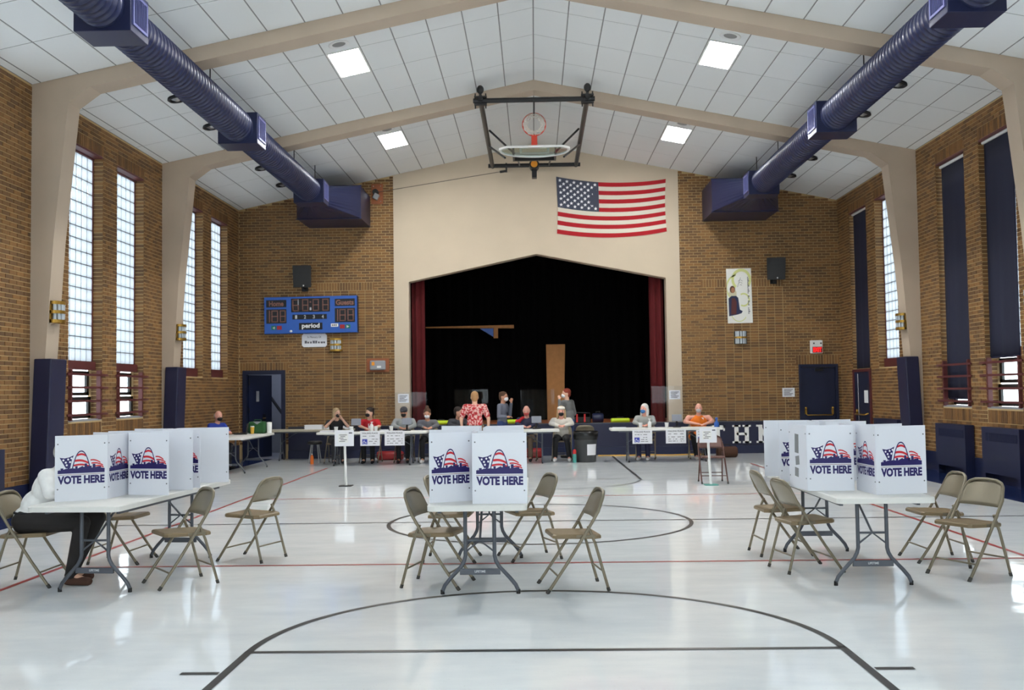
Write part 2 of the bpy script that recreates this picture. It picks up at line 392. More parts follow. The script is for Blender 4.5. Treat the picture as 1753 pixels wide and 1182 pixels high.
for bi, (y0, y1) in enumerate(bays):
    ys = [y0+(FT if bi else 0), y0+1.41, y0+2.62, y0+3.83, y1]
    for s in (-1, 1):
        for k in range(14):
            xa = CX+s*TP*k; xb = CX+s*min(TP*(k+1), abs((XR if s > 0 else XL)-CX))
            for r in range(4):
                w = abs(xb-xa)*SLL; hgt = ys[r+1]-ys[r]; xm = (xa+xb)/2; ym = (ys[r]+ys[r+1])/2
                if k == LIGHT_T and r == 1: panels.append((s, bi, xm, ym, w, hgt)); continue
                if bi < 2: continue
                key = (round(w, 3), round(hgt, 3))
                if key not in tcache: tcache[key] = tilemesh(*key)
                o = link('ceiling_tile', tcache[key], ceiling, (xm, ym, zc(xm))); o.rotation_euler = (0, math.atan(SL)*s, 0)
    if bi < 2:
        def _u(b):
            for s, xe in ((-1, XL), (1, XR)):
                b.add([(CX, y0, RZ), (xe, y0, zc(xe)), (xe, y1, zc(xe)), (CX, y1, RZ)], [(0, 1, 2, 3)], 'tile')
        ob('ceiling_field', _u, ceiling)
BAYN = {0: 'fifth bay from stage', 1: 'fourth bay from stage', 2: 'third bay from stage', 3: 'second bay from stage', 4: 'bay next to stage'}
SIDE = {-1: 'the glass block side', 1: 'the navy shade side'}
for s, bi, xm, ym, w, hgt in panels:
    t = thing('ceiling_light', f'bright white ceiling panel light over {SIDE[s]}, {BAYN[bi]}', 'ceiling light', (xm, ym, zc(xm)), 0, 'ceiling panel lights')
    t.rotation_euler = (0, math.atan(SL)*s, 0)
    hx, hy = w/2-.006, hgt/2-.006
    def _fr(b):
        for (x0, x1, a0, a1) in ((-hx, -hx+.03, -hy, hy), (hx-.03, hx, -hy, hy), (-hx+.03, hx-.03, -hy, -hy+.03), (-hx+.03, hx-.03, hy-.03, hy)): b.box(x0, x1, a0, a1, -.006, .028, 'white')
    ob('frame', _fr, t); ob('diffuser', lambda b: b.box(-hx+.03, hx-.03, -hy+.03, hy-.03, .004, .012, 'lamp_panel'), t)
    if bi >= 3:
        sp = thing('ceiling_speaker', f'round white ceiling loudspeaker over {SIDE[s]}, {BAYN[bi]}', 'speaker', (xm, ym-.92, zc(xm)), 0, 'ceiling loudspeakers')
        sp.rotation_euler = (0, math.atan(SL)*s, 0)
        ob('trim_ring', lambda b: b.lathe([(.16, -.002), (.165, -.012), (.15, -.018), (.11, -.014), (.105, 0)], 'white', 24, caps=False), sp)
        ob('grille', lambda b: b.lathe([(.105, -.006), (.06, -.010), (.01, -.011)], 'tbar', 20), sp)
        for q, yy in enumerate((y_ for y_ in ((16.2, 17.95) if bi == 3 else (21.35, 23.1)))):
            xx = CX+s*TP*10.55
            v = thing('ceiling_fan_vent', f'round dark ceiling vent over {SIDE[s]}, {BAYN[bi]}, {"nearer" if q else "farther from"} stage', 'vent', (xx, yy, zc(xx)), 0, 'round ceiling vents')
            v.rotation_euler = (0, math.atan(SL)*s, 0)
            ob('rim', lambda b: b.lathe([(.15, 0), (.16, -.03), (.14, -.05), (.11, -.045), (.10, -.01)], 'dark_metal', 24, caps=False), v)
            ob('deflector', lambda b: b.lathe([(.10, -.02), (.07, -.035), (.035, -.06), (.01, -.062)], 'steel', 20), v)
# brick layout -------------------------------------------------------
ZS, ZT, ZG = 1.20, 5.70, 2.00
CH, BL, J = .0677, .2032, .0125
def sub(iv, a, b):
    out = []
    for (p, q) in iv:
        if b <= p or a >= q: out.append((p, q))
        else:
            if a > p: out.append((p, a))
            if b < q: out.append((b, q))
    return out
def lay(u0, u1, z0, z1, excl, stack, sold, lim=None):
    sn = lambda z: z0+round((z-z0)/CH)*CH
    stack = [(a, b, sn(c), sn(d)) for a, b, c, d in stack]; sold = [(a, b, sn(c) if abs(c-ZT-.005) > .001 else c, sn(d) if abs(d-ZS+.012) > .001 else d) for a, b, c, d in sold]
    out = []; rows = int((z1-z0)/CH)
    zones = excl+stack+sold
    for i in range(rows):
        za = z0+i*CH; zb = za+CH-J; iv = [(u0, u1)]
        if lim: a, b = lim(zb); iv = [(max(u0, a), min(u1, b))]
        for (a, b, c, d) in zones:
            if zb > c+.012 and za < d-.012: iv = sub(iv, a, b)
        for (p, q) in iv:
            if q-p < .03: continue
            off = (i % 2)*BL/2; k = math.floor((p-off)/BL)
            while k*BL+off < q:
                a = max(p, k*BL+off); b = min(q, (k+1)*BL+off-J)
                if b-a > .025: out.append((a, b, za, zb))
                k += 1
        for (a, b, c, d) in stack:
            if za >= c-.01 and zb <= d+.02:
                k = 0
                while a+k*BL < b-.05:
                    out.append((a+k*BL, min(b, a+(k+1)*BL-J), za, zb)); k += 1
    for (a, b, c, d) in sold:
        k = 0
        while a+k*CH < b-.03: out.append((a+k*CH, min(b, a+(k+1)*CH-J), c, d-J)); k += 1
    return out
def brickmesh(name, bricks, place, parent):        # place(u, z, depth) -> xyz ; one mesh for the many, 300 single ones
    n = len(bricks); V = np.zeros((n*8, 3)); tone = []
    for i, (a, b, c, d) in enumerate(bricks):
        dep = rnd.uniform(-.002, .0015)
        pts = [(a, c), (b, c), (b, d), (a, d)]
        for k, (u, z) in enumerate(pts):
            V[i*8+k] = place(u, z, dep); V[i*8+4+k] = place(u, z, -.012)
    fs = []
    for i in range(n):
        o = i*8; fs += [(o, o+1, o+2, o+3), (o+1, o, o+4, o+5), (o+2, o+1, o+5, o+6), (o+3, o+2, o+6, o+7), (o, o+3, o+7, o+4)]
        tone += [rnd.random()]*5
    me = bpy.data.meshes.new(name); me.from_pydata(V.tolist(), [], fs); me.materials.append(MATS['brick'])
    at = me.attributes.new('tone', 'FLOAT', 'FACE'); at.data.foreach_set('value', tone)
    o = link(name, me, parent); o['kind'] = 'stuff'; return o
def single_bricks(bricks, place, parent, nrm):
    if not bricks: return
    a, b, c, d = bricks[0]; me = None
    for (a, b, c, d) in bricks:
        if me is None:
            L, Hh = b-a, d-c; bb = MB()
            p0 = Vector(place(a, c, 0)); vs = []
            for dep in (0, -.012):
                for (u, z) in ((a, c), (b, c), (b, d), (a, d)): vs.append(Vector(place(u, z, dep))-p0)
            bb.add(vs, [(0, 1, 2, 3), (1, 0, 4, 5), (2, 1, 5, 6), (3, 2, 6, 7), (0, 3, 7, 4)], 'brick_single'); me = bb.mesh('brick')
        p = Vector(place(a, c, rnd.uniform(-.001, .0015))); link('brick', me, parent, p)
# side walls ----------------------------------------------------------
WOFF = [(1.21, 2.45), (3.03, 4.24)]
WINS = []      # (y0,y1,bay)
for bi, fy in ((0, -1.14), (1, 4.04), (2, 9.22), (3, 14.40), (4, 19.56)):
    for (a, b) in WOFF: WINS.append((fy+a, fy+b, bi))
ZS, ZT, ZG = 1.20, 5.70, 2.00
ZE = zc(XL)+.09
WT = .25; YBR = 11.2
def side_wall(s):
    X = XL if s < 0 else XR; so = -1 if s < 0 else 1
    ops = []
    for (a, b, bi) in WINS:
        bot = ZG if bi == 4 else ZS
        ops.append((a, b, bot, ZT))
    b = MB(); xm = X+so*.008; xo = X+so*WT
    def bx(y0, y1, z0, z1, m): b.box(min(xm, xo), max(xm, xo), y0, y1, z0, z1, m)
    y = YN
    for i, (a, c, z0, z1) in enumerate(ops):
        m = 'brick_far' if y < YBR and a < YBR else 'mortar'
        if y < YBR < a:
            bx(y, YBR, 0, ZE, 'brick_far'); bx(YBR, a, 0, ZE, 'mortar')
        else: bx(y, a, 0, ZE, m)
        mm = 'brick_far' if c < YBR else 'mortar'
        if a < YBR < c: mm = 'mortar'
        bx(a, c, 0, z0, mm); bx(a, c, z1, ZE, mm); y = c
    bx(y, YB+.3, 0, ZE, 'mortar')
    w = struct(b.build('wall_left' if s < 0 else 'wall_right'), 'tan brick side wall with ' + ('bare glass block windows' if s < 0 else 'navy shaded windows'), 'wall')
    excl = [(a-.005, c+.005, z0, z1) for (a, c, z0, z1) in ops]
    sold = [(a-.02, c+.02, ZT+.005, ZT+.215) for (a, c, z0, z1) in ops if c > YBR]+[(a, c, ZS-.215, ZS-.012) for (a, c, z0, z1) in ops if z0 == ZS and c > YBR]
    br = lay(YBR, YB, .36, 6.24, excl, [], sold)
    place = (lambda u, z, dep: (X-so*dep, u, z))
    full = [q for q in br if abs(q[1]-q[0]-(BL-J)) < .002 and abs(q[3]-q[2]-(CH-J)) < .002]
    vis = [q for q in full if 13.75 < q[0] < 14.3 or 16.95 < q[0] < 17.2 or 18.7 < q[0] < 19.4]
    vis.sort(key=lambda q: q[0]+abs(q[2]-2.6)*.35); sel = set(vis[:300])
    brickmesh('brick_field', [q for q in br if q not in sel], place, w)
    single_bricks(sorted(sel), place, w, so)
    # reveal bricks on the far jambs
    jb = []
    for (a, c, z0, z1) in ops:
        if c < YBR: continue
        z = z0+.02
        while z < z1-.03: jb.append((X+so*.004, X+so*.19, z, z+CH-J, c)); z += CH
    def _j(bb):
        for (xa, xb, za, zb, yc_) in jb: bb.box(min(xa, xb), max(xa, xb), yc_-.006, yc_+.004, za, zb, 'brick')
    if jb:
        o = ob('jamb_brick_field', _j, w); o['kind'] = 'stuff'
        at = o.data.attributes.new('tone', 'FLOAT', 'FACE'); at.data.foreach_set('value', [t for _ in jb for t in [rnd.random()]*6])
    base = ob('baseboard_left' if s < 0 else 'baseboard_right', lambda bb: bb.box(min(X-so*.016, X+so*.01), max(X-so*.016, X+so*.01), YN, YB, 0, .355, 'navy'))
    struct(base, 'navy painted base band along the wall with ' + ('bare glass block windows' if s < 0 else 'navy shaded windows'), 'baseboard')
    return w
wall_left = side_wall(-1); wall_right = side_wall(1)
FWX = [(-6.4, -4.0), (-3.0, -.6), (.7, 3.1), (4.1, 6.5)]; FZ0, FZ1 = .9, 5.6  # end wall windows are added out of view to light the booth fronts
def _fw(b):
    y0, y1 = YN-.25, YN; xs = [XL-.3]+[q for p in FWX for q in p]+[XR+.3]
    for k in range(0, len(xs), 2):
        a, c = xs[k], xs[k+1]; top = [(c, zc(c)+.08), (a, zc(a)+.08)]
        if a < CX < c: top = [(c, zc(c)+.08), (CX, RZ+.08), (a, zc(a)+.08)]
        b.prism([(a, 0), (c, 0)]+top, y0, y1, 'cream')
    for (a, c) in FWX:
        b.box(a, c, y0, y1, 0, FZ0, 'cream'); b.prism([(a, FZ1), (c, FZ1), (c, zc(c)+.08), (a, zc(a)+.08)], y0, y1, 'cream')
struct(ob('wall_front', _fw), 'painted end wall with tall clear windows opposite the stage', 'wall')
for k, (a, c) in enumerate(FWX):
    t = thing(f'window_{20+k}', ['tall clear window by the glass block side corner of the end wall', 'tall clear window next to the glass block side corner one', 'tall clear window next to the navy shade corner one', 'tall clear window by the navy shade side corner of the end wall'][k], 'window', ((a+c)/2, YN-.12, 0), 0, None, 'structure'); hw = (c-a)/2
    def _f4(b):
        for x in (-hw, -.03, hw-.06): b.box(x, x+.06, -.03, .03, FZ0, FZ1, 'black')
        for z in (FZ0, 2.3, 3.75, FZ1-.06): b.box(-hw, hw, -.03, .03, z, z+.06, 'black')
    ob('window_frame', _f4, t); ob('pane', lambda b: b.box(-hw+.06, hw-.06, -.003, .003, FZ0+.06, FZ1-.06, 'pane'), t)
    pl = bpy.data.lights.new('portal', 'AREA'); pl.shape = 'RECTANGLE'; pl.size = c-a; pl.size_y = FZ1-FZ0
    try: pl.cycles.is_portal = True
    except Exception: pass
    po = bpy.data.objects.new('window_portal', pl); COL.objects.link(po); po.location = ((a+c)/2, YN-.02, (FZ0+FZ1)/2); po.rotation_euler = (PI/2, 0, PI); po.parent = None
# back wall ------------------------------------------------------------
CRL, CRR = -3.46, 3.61; DL0, DL1, DZ = -7.19, -6.23, 2.14
def _bw(b):
    y0, y1 = YB+.008, YB+.30
    b.prism([(XL-.1, 0), (DL0, 0), (DL0, zc(DL0)+.08), (XL-.1, zc(XL-.1)+.08)], y0, y1, 'mortar')
    b.prism([(DL0, DZ), (DL1, DZ), (DL1, zc(DL1)+.08), (DL0, zc(DL0)+.08)], y0, y1, 'mortar')
    b.prism([(DL1, 0), (CRL+.02, 0), (CRL+.02, zc(CRL)+.08), (DL1, zc(DL1)+.08)], y0, y1, 'mortar')
    b.prism([(CRR-.02, 0), (XR+.1, 0), (XR+.1, zc(XR+.1)+.08), (CRR-.02, zc(CRR)+.08)], y0, y1, 'mortar')
wall_back = struct(ob('wall_back', _bw), 'tan brick end wall either side of the stage', 'wall')
ST = [(-5.40, -3.98, .8, 4.13), (4.50, 6.13, .8, 4.07)]
SO = [(-5.42, -3.96, 4.15, 4.37), (4.12, 6.13, 4.09, 4.30), (DL0-.12, DL1+.12, DZ+.01, DZ+.22), (6.40, 7.46, 2.15, 2.36)]
EX = [(DL0-.06, DL1+.06, 0, DZ+.01), (6.46, 7.41, 0, 2.15)]
lim = lambda z: (CX-(RZ-z)/SL, CX+(RZ-z)/SL)
bb_ = lay(XL, CRL, .36, 7.0, EX, ST[:1], [q for q in SO if q[0] < 0], lim)+lay(CRR, XR, .36, 7.05, EX, ST[1:], [q for q in SO if q[0] > 0], lim)
place_b = lambda u, z, dep: (u, YB-dep, z)
full = [q for q in bb_ if abs(q[1]-q[0]-(BL-J)) < .002 and abs(q[3]-q[2]-(CH-J)) < .002 and (2.3 < q[2] < 5.4) and (-4.9 < q[0] < -3.7 or 3.7 < q[0] < 4.9)]
rnd.shuffle(full); sel = set(full[:300])
brickmesh('brick_field', [q for q in bb_ if q not in sel], place_b, wall_back); single_bricks(sorted(sel), place_b, wall_back, 1)
# proscenium
OL, OR, OZ, OT, SF = -3.09, 3.26, 4.335, 4.98, .78
OC = .08
def _pr(b):
    y0, y1 = YB-.03, YB+.30
    def zt(x): return zc(x)+.08
    b.prism([(CRL, 0), (OL, 0), (OL, zt(OL)), (CRL, zt(CRL))], y0, y1, 'cream'); b.prism([(OR, 0), (CRR, 0), (CRR, zt(CRR)), (OR, zt(OR))], y0, y1, 'cream')
    b.prism([(OL, OZ), (OC, OT), (OC, zt(OC)), (CX, zt(CX)), (OL, zt(OL))], y0, y1, 'cream'); b.prism([(OC, OT), (OR, OZ), (OR, zt(OR)), (OC, zt(OC))], y0, y1, 'cream')
struct(ob('wall_proscenium', _pr), 'cream plaster wall around the gabled stage opening', 'wall')
def _stg(b):
    y0, y1 = YB-.02, YB+5.2
    b.box(OL-.9, OR+.9, y0+.02, y1, SF-.1, SF, 'wood'); b.box(OL, OR, y0, y0+.04, 0, SF-.001, 'stage_navy')
    b.box(OL-1.0, OL-.9, YB+.3, y1, 0, 6.2, 'black_curtain'); b.box(OR+.9, OR+1.0, YB+.3, y1, 0, 6.2, 'black_curtain')
    b.box(OL-1, OR+1, YB+.3, y1, 6.2, 6.3, 'black_curtain'); b.box(OL-1, OR+1, y1, y1+.1, 0, 6.3, 'black_curtain')
    b.box(OL-.95, OL-.02, YB+.3, YB+.33, 0, 6.2, 'black_curtain'); b.box(OR+.02, OR+.95, YB+.3, YB+.33, 0, 6.2, 'black_curtain'); b.box(OL-.95, OR+.95, YB+.3, YB+.33, OT+.02, 6.2, 'black_curtain')
struct(ob('stage_shell', _stg), 'dark stage box with wooden floor behind the proscenium', 'stage')
def curtain(name, x0, x1, y, z0, z1, m, label, amp=.05, per=.16, cat='curtain'):
    b = MB(); n = max(8, int((x1-x0)/per*8)); top = []
    vs = []
    for i in range(n+1):
        x = x0+(x1-x0)*i/n; dy = amp*math.sin(2*PI*(x-x0)/per)+amp*.4*math.sin(2*PI*(x-x0)/per*.43+1)
        zt = min(z1, 9) if not callable(z1) else z1(x)
        vs += [(x, y+dy, z0), (x, y+dy*.8, zt)]
    b.add(vs, [(2*i, 2*i+2, 2*i+3, 2*i+1) for i in range(n)], m, True)
    return tag(b.build(name), label, cat)
gz = lambda x: OT-(OT-OZ)*abs(x-OC)/(OC-OL)+.25
curtain('stage_curtain', OL+.01, OL+.34, YB+.45, SF, gz, 'maroon_curtain', 'maroon stage curtain gathered at the jamb nearest the scoreboard')
curtain('stage_curtain', OR-.37, OR-.01, YB+.45, SF, gz, 'maroon_curtain', 'maroon stage curtain gathered at the jamb nearest the banner')
curtain('stage_curtain', OL-.8, OR+.8, YB+3.6, SF, 5.9, 'black_curtain', 'full width black backdrop curtain at the rear of the stage', .07, .30)
# frames ---------------------------------------------------------------
def frame(i, fy):
    def _fr(b):
        for s in (-1, 1):
            X = XL if s < 0 else XR
            def px(d): return X-s*d                       # distance from the wall
            zb = lambda x: zc(x)-.20
            xh = px(.86); pts = [(px(-.05), 0), (px(.16), 0), (px(.22), 2.1), (px(.335), 3.9), (px(.54), 5.93), (xh, zb(xh)-.02), (CX, zb(CX)), (CX, zc(CX)+.02), (px(-.05), zc(px(-.05))+.02)]
            b.prism(pts, fy, fy+FT, 'frame_cream')
            b.box(min(px(.02), px(.05)), max(px(.02), px(.05)), fy-.002, fy+FT+.002, 0, .05, 'frame_cream')
    o = ob(f'trim_{i+1}', _fr)
    return struct(o, 'cream rigid roof frame with tapered columns and haunches, ' + ['farthest from the stage', 'third from the stage', 'second from the stage', 'nearest the stage'][i], 'roof frame')
for i, fy in enumerate(FR): frame(i, fy)
def wall_pad(s, fy, label):
    X = XL if s < 0 else XR
    t = thing('wall_pad', label, 'wall pad', (X, fy, 0), 0, 'navy column pads')
    z0, z1 = .10, 2.16
    def pd(z): return .17+(.245-.17)*z/2.16
    def _p(b):
        e = .045
        sec = lambda z: [(-s*(pd(z)-.16), -.055), (-s*(pd(z)+.10), -.055), (-s*(pd(z)+.10), FT+.055), (-s*(pd(z)-.16), FT+.055)]
        a, c = sec(z0), sec(z1); vs = [(x, y, z0) for x, y in a]+[(x, y, z1) for x, y in c]
        b.add(vs, [(0, 1, 5, 4), (1, 2, 6, 5), (2, 3, 7, 6), (4, 5, 6, 7), (0, 3, 2, 1), (0, 4, 7, 3)], 'navy_pad')
    o = ob('padding', _p, t); bv = o.modifiers.new('b', 'BEVEL'); bv.width = .018; bv.segments = 2
    for y in (-.06, FT+.052): ob('hem', lambda b: b.box(min(-s*.19, -s*.30), max(-s*.19, -s*.30), y, y+.008, z0+.0, z0+.03, 'navy_dark'), t)
for s, n in ((-1, 'glass block'), (1, 'navy shade')):
    wall_pad(s, 14.40, f'tall navy pad on the {n} side column farther from the stage'); wall_pad(s, 19.56, f'tall navy pad on the {n} side column nearest the stage')
# windows ----------------------------------------------------------------
def blockmesh():
    b = MB(); h = .0965; d = .04; i = .012
    rings = [(h, d*.55, h-.0), (h-.004, d*.85, 0), (h-.016, d, 0)]
    def ring(q, x): return [(x, -q, -q), (x, q, -q), (x, q, q), (x, -q, q)]
    vs = []; order = [(h-.016, -d), (h-.003, -d*.8), (h-.003, d*.8), (h-.016, d)]
    for q, x in order: vs += ring(q, x)
    fs = [(0, 3, 2, 1), (12, 13, 14, 15)]
    for r in range(3):
        for k in range(4): fs.append((r*4+k, r*4+(k+1) % 4, (r+1)*4+(k+1) % 4, (r+1)*4+k))
    b.add(vs, fs, 'glass_block'); return b.mesh('glass_block')
BM = blockmesh(); NW = 0
GX = .215
def window(s, y0, y1, bi, door=False, lite=False):
    global NW
    NW += 1; X = XL if s < 0 else XR; so = -1 if s < 0 else 1; yc_ = (y0+y1)/2
    t = thing(f'window_{NW}', ('bare' if s < 0 or (bi == 4 and not door) else 'shaded')+f' tall glass block window on {SIDE[s]}, {BAYN[bi]}, {"nearer" if y0-FR[bi-1] > 2.5 else "farther from"} stage', 'window', (X+so*GX, yc_, 0), 0, None, 'structure')
    zb, zt = 2.19, 2.19+17*.2032
    pit = .2032; n = 6 if (y1-y0) > 1.2 else 6; pw = (y1-y0-.03)/n
    for c in range(n):
        for r in range(17):
            o = link('glass_block', BM, t, (0, -(y1-y0)/2+.015+pw*(c+.5), zb+pit*(r+.5))); o.scale = (1, pw/pit, 1)
    def _m(b):
        hw = (y1-y0)/2
        for r in range(18): b.box(-.034, .034, -hw, hw, zb+pit*r-.0065, zb+pit*r+.0065, 'steel' if 0 else 'mortar_grey')
        for c in range(n+1): b.box(-.034, .034, -hw+.015+pw*c-.0065, -hw+.015+pw*c+.0065, zb, zt, 'mortar_grey')
    ob('mortar_grid', _m, t)
    hw = (y1-y0)/2
    def _fr(b):
        b.box(-.05, .06, -hw, hw, zt, ZT, 'maroon'); b.box(-.10*1, .10, -hw, hw, ZG if bi == 4 else 2.05, zb-.002, 'maroon')
        b.box(-.05, .05, -hw, -hw+.03, zb, zt, 'maroon'); b.box(-.05, .05, hw-.03, hw, zb, zt, 'maroon')
    ob('window_frame', _fr, t)
    ob('lintel_soffit', lambda b: b.box(min(-so*(GX-.004), so*.06), max(-so*(GX-.004), so*.06), -hw, hw, ZT-.035, ZT-.0005, 'maroon'), t)
    if bi < 4:
        def _sill(b): b.box(min(-so*.20, so*.06), max(-so*.20, so*.06), -hw-.02, hw+.02, ZS-.01, ZS+.03, 'hall_grey')
        ob('window_sill', _sill, t)
        for (za, zb2, nm) in ((1.24, 1.60, 'lower_sash'), (1.62, 2.03, 'upper_sash')):
            x_ = 0 if nm == 'lower_sash' else so*.03
            def _s(b):
                e = .055
                b.box(x_-.02, x_+.02, -hw+.01, hw-.01, za, za+e, 'black'); b.box(x_-.02, x_+.02, -hw+.01, hw-.01, zb2-e, zb2, 'black')
                b.box(x_-.02, x_+.02, -hw+.01, -hw+.10, za, zb2, 'black'); b.box(x_-.02, x_+.02, hw-.10, hw-.01, za, zb2, 'black')
            sh = ob(nm, _s, t); ob('pane', lambda b: b.box(x_-.003, x_+.003, -hw+.10, hw-.10, za+.055, zb2-.055, 'pane'), sh)
        for z in (1.31, 1.53, 1.75, 1.96):
            def _g(b):
                xg = -so*(GX+.022); b.box(min(xg, xg-so*.022), max(xg, xg-so*.022), -hw-.10, hw+.14, z-.018, z+.018, 'maroon')
            ob('guard_bar', _g, t)
        def _v(b):
            for q in (-hw+.05, hw-.12): b.box(min(-so*(GX-.05), -so*(GX+.022)), max(-so*(GX-.05), -so*(GX+.022)), q, q+.05, 1.22, 2.04, 'maroon')
        ob('guard_upright', _v, t)
    return t
mat('mortar_grey', (104, 108, 110), .6)
for (y0, y1, bi) in WINS:
    if bi >= 3: window(-1, y0, y1, bi)
for k, (y0, y1, bi) in enumerate(WINS):
    if bi >= 3: window(1, y0, y1, bi, door=(k != 8))
# plain windows in the bay beside the camera (light only from the same kind of glass)
for s in (-1, 1):
    for (y0, y1, bi) in WINS:
        if bi <= 2:
            X = XL if s < 0 else XR; so = -1 if s < 0 else 1; NW += 1
            o = ob(f'window_{NW}', lambda b: (b.box(min(X+so*.2, X+so*.24), max(X+so*.2, X+so*.24), y0, y1, 2.19, ZT, 'glass_block'), b.box(min(X+so*.2, X+so*.24), max(X+so*.2, X+so*.24), y0, y1, ZS, 2.19, 'navy_shade')))
            struct(o, f'tall glass block window on {SIDE[s]}, {BAYN[bi]}, {"nearer" if (y0-[-1.14, 4.04, 9.22][bi]) > 2.5 else "farther from"} stage', 'window')
# shades on the navy side
def shade(y0, y1, z0, z1, label, xo=.10, skew=.0):
    t = thing('roller_shade', label, 'window shade', (XR+xo, (y0+y1)/2, z1), 0, 'navy roller shades')
    hw = (y1-y0)/2; L = z1-z0
    def _s(b):
        vs = []; fs = []; nu, nv = 14, 10
        for j in range(nv+1):
            for i in range(nu+1):
                u = i/nu; v = j/nv; yy = -hw+2*hw*u+skew*v*(1-u)
                vs.append((.012*math.sin(u*9+v*1.3)*v+.006*math.sin(u*23)*v, yy, -L*v))
        for j in range(nv):
            for i in range(nu): fs.append((j*(nu+1)+i, j*(nu+1)+i+1, (j+1)*(nu+1)+i+1, (j+1)*(nu+1)+i))
        b.add(vs, fs, 'navy_shade', True)
    f = ob('shade_fabric', _s, t); so_ = f.modifiers.new('s', 'SOLIDIFY'); so_.thickness = .004
    ob('roller_tube', lambda b: b.tube([(-.02, -hw, .01), (-.02, hw, .01)], .028, 'white', 10), t)
    ob('bottom_rail', lambda b: b.box(-.008, .014, -hw+skew, hw, -L-.02, -L+.012, 'navy_dark'), t)
shade(17.50, 18.60, 1.36, 5.62, 'long navy roller shade reaching nearly to the sill behind maroon bars', skew=.05)
shade(15.80, 16.84, 2.05, 5.64, 'navy roller shade stopping just above a bright bare lower sash', skew=.06)
shade(22.75, 23.76, 1.93, 5.64, 'navy roller shade above the side exit door', skew=.06)
# ------------------------------------------------------------------ doors
def _d1(b):
    for (x0, x1, z0, z1) in ((DL0-.05, DL0+.05, 0, DZ+.05), (DL1-.05, DL1+.05, 0, DZ+.05), (DL0+.05, DL1-.05, DZ-.05, DZ+.05)): b.box(x0, x1, YB-.035, YB+.16, z0, z1, 'navy_door')
d1 = thing('door_1', 'navy door standing ajar to a stairwell, in the brick end wall below the scoreboard', 'door', (0, 0, 0), 0, None, 'structure')
ob('door_frame', _d1, d1)
lf = ob('door_leaf', lambda b: b.box(0, .84, -.025, .025, .02, DZ-.06, 'navy_door'), d1, (DL0+.06, YB+.09, 0), 1.12)
ob('notice', lambda b: b.box(.26, .36, -.028, -.0255, 1.42, 1.68, 'hall_grey'), lf)
ob('door_handle', lambda b: (b.box(.50, .60, -.03, -.025, .92, 1.10, 'dark_metal'), b.tube([(.55, -.03, 1.0), (.55, -.075, 1.0), (.45, -.08, 1.0)], .012, 'brass', 8)), lf)
for z in (.4, 1.2, 1.9): ob('hinge', lambda b: b.tube([(0, -.03, z-.06), (0, -.03, z+.06)], .012, 'dark_metal', 8), lf)
hall = thing('stairwell', 'grey painted stairwell seen through the ajar navy door', 'stairwell', (0, 0, 0), 0, None, 'structure')
def _h(b):
    x0, x1, y0, y1 = DL0-.6, DL1+.4, YB+.30, YB+2.6
    b.box(x0-.05, x0, y0, y1, 0, 2.9, 'hall_grey'); b.box(x1, x1+.05, y0, y1, 0, 2.9, 'hall_grey'); b.box(x0, x1, y1, y1+.05, 0, 2.9, 'hall_grey')
    b.box(x0, x1, y0, y1, 2.9, 2.95, 'hall_grey'); b.box(x0, x1, y0-.3, y1, -.05, 0, 'hall_grey'); b.box(x0, DL0, y0-.01, y0+.02, 0, 2.9, 'hall_grey'); b.box(DL1, x1, y0-.01, y0+.02, 0, 2.9, 'hall_grey'); b.box(x0, x1, y0-.01, y0+.02, DZ, 2.9, 'hall_grey')
ob('enclosure', _h, hall)
ob('handrail', lambda b: b.tube([(-7.32, YB+2.2, 1.78), (-6.78, YB+2.2, 1.02)], .04, 'black', 8), hall)
ob('ceiling_lamp', lambda b: b.box(-6.9, -6.4, YB+1.1, YB+1.5, 2.86, 2.895, 'hall_lamp'), hall)
d2 = thing('door_2', 'closed navy door with a brass push bar, below the red exit sign', 'door', (0, 0, 0), 0, None, 'structure')
def _d2(b):
    for (x0, x1, z0, z1) in ((6.46, 6.53, 0, 2.15), (7.34, 7.41, 0, 2.15), (6.53, 7.34, 2.08, 2.15)): b.box(x0, x1, YB-.04, YB+.04, z0, z1, 'navy_door')
ob('door_frame', _d2, d2); lf = ob('door_leaf', lambda b: b.box(6.535, 7.335, YB-.012, YB+.03, .015, 2.075, 'navy_door'), d2)
def _pb(b):
    for x in (6.60, 7.25): b.box(x-.02, x+.02, YB-.07, YB-.012, .93, 1.10, 'brass'); b.ell((x, YB-.07, 1.08), (.028, .022, .03), 'brass')
    b.tube([(6.60, YB-.08, .94), (6.62, YB-.10, .91), (7.23, YB-.10, .91), (7.25, YB-.08, .94)], .013, 'brass', 8)
ob('push_bar', _pb, lf)
ob('door_closer', lambda b: (b.box(6.85, 7.05, YB-.06, YB-.012, 1.98, 2.04, 'dark_metal'), b.tube([(6.95, YB-.05, 2.05), (7.2, YB-.06, 2.06)], .008, 'dark_metal', 6)), lf)
d3 = thing('door_3', 'navy side exit door with push bar and posted notice, under the last navy shade', 'door', (0, 0, 0), 0, None, 'structure')
def _d3(b):
    b.box(XR-.03, XR+.05, 23.66, 23.76, 0, 1.99, 'maroon'); b.box(XR-.03, XR+.05, 22.52, 22.60, 0, 1.99, 'maroon'); b.box(XR-.03, XR+.05, 22.60, 23.66, 1.93, 1.99, 'maroon')
ob('door_frame', _d3, d3); lf = ob('door_leaf', lambda b: b.box(XR-.018, XR+.03, 22.605, 23.655, .015, 1.925, 'navy_door'), d3)
ob('push_bar', lambda b: (b.tube([(XR-.02, 22.75, .98), (XR-.09, 22.75, .95), (XR-.09, 23.45, .95), (XR-.02, 23.45, .98)], .016, 'brass', 8), b.ell((XR-.04, 23.45, 1.02), (.03, .03, .05), 'brass')), lf)
ob('latch_rod', lambda b: b.tube([(XR-.045, 23.32, .1), (XR-.045, 23.32, 1.88)], .010, 'chrome', 8), lf)
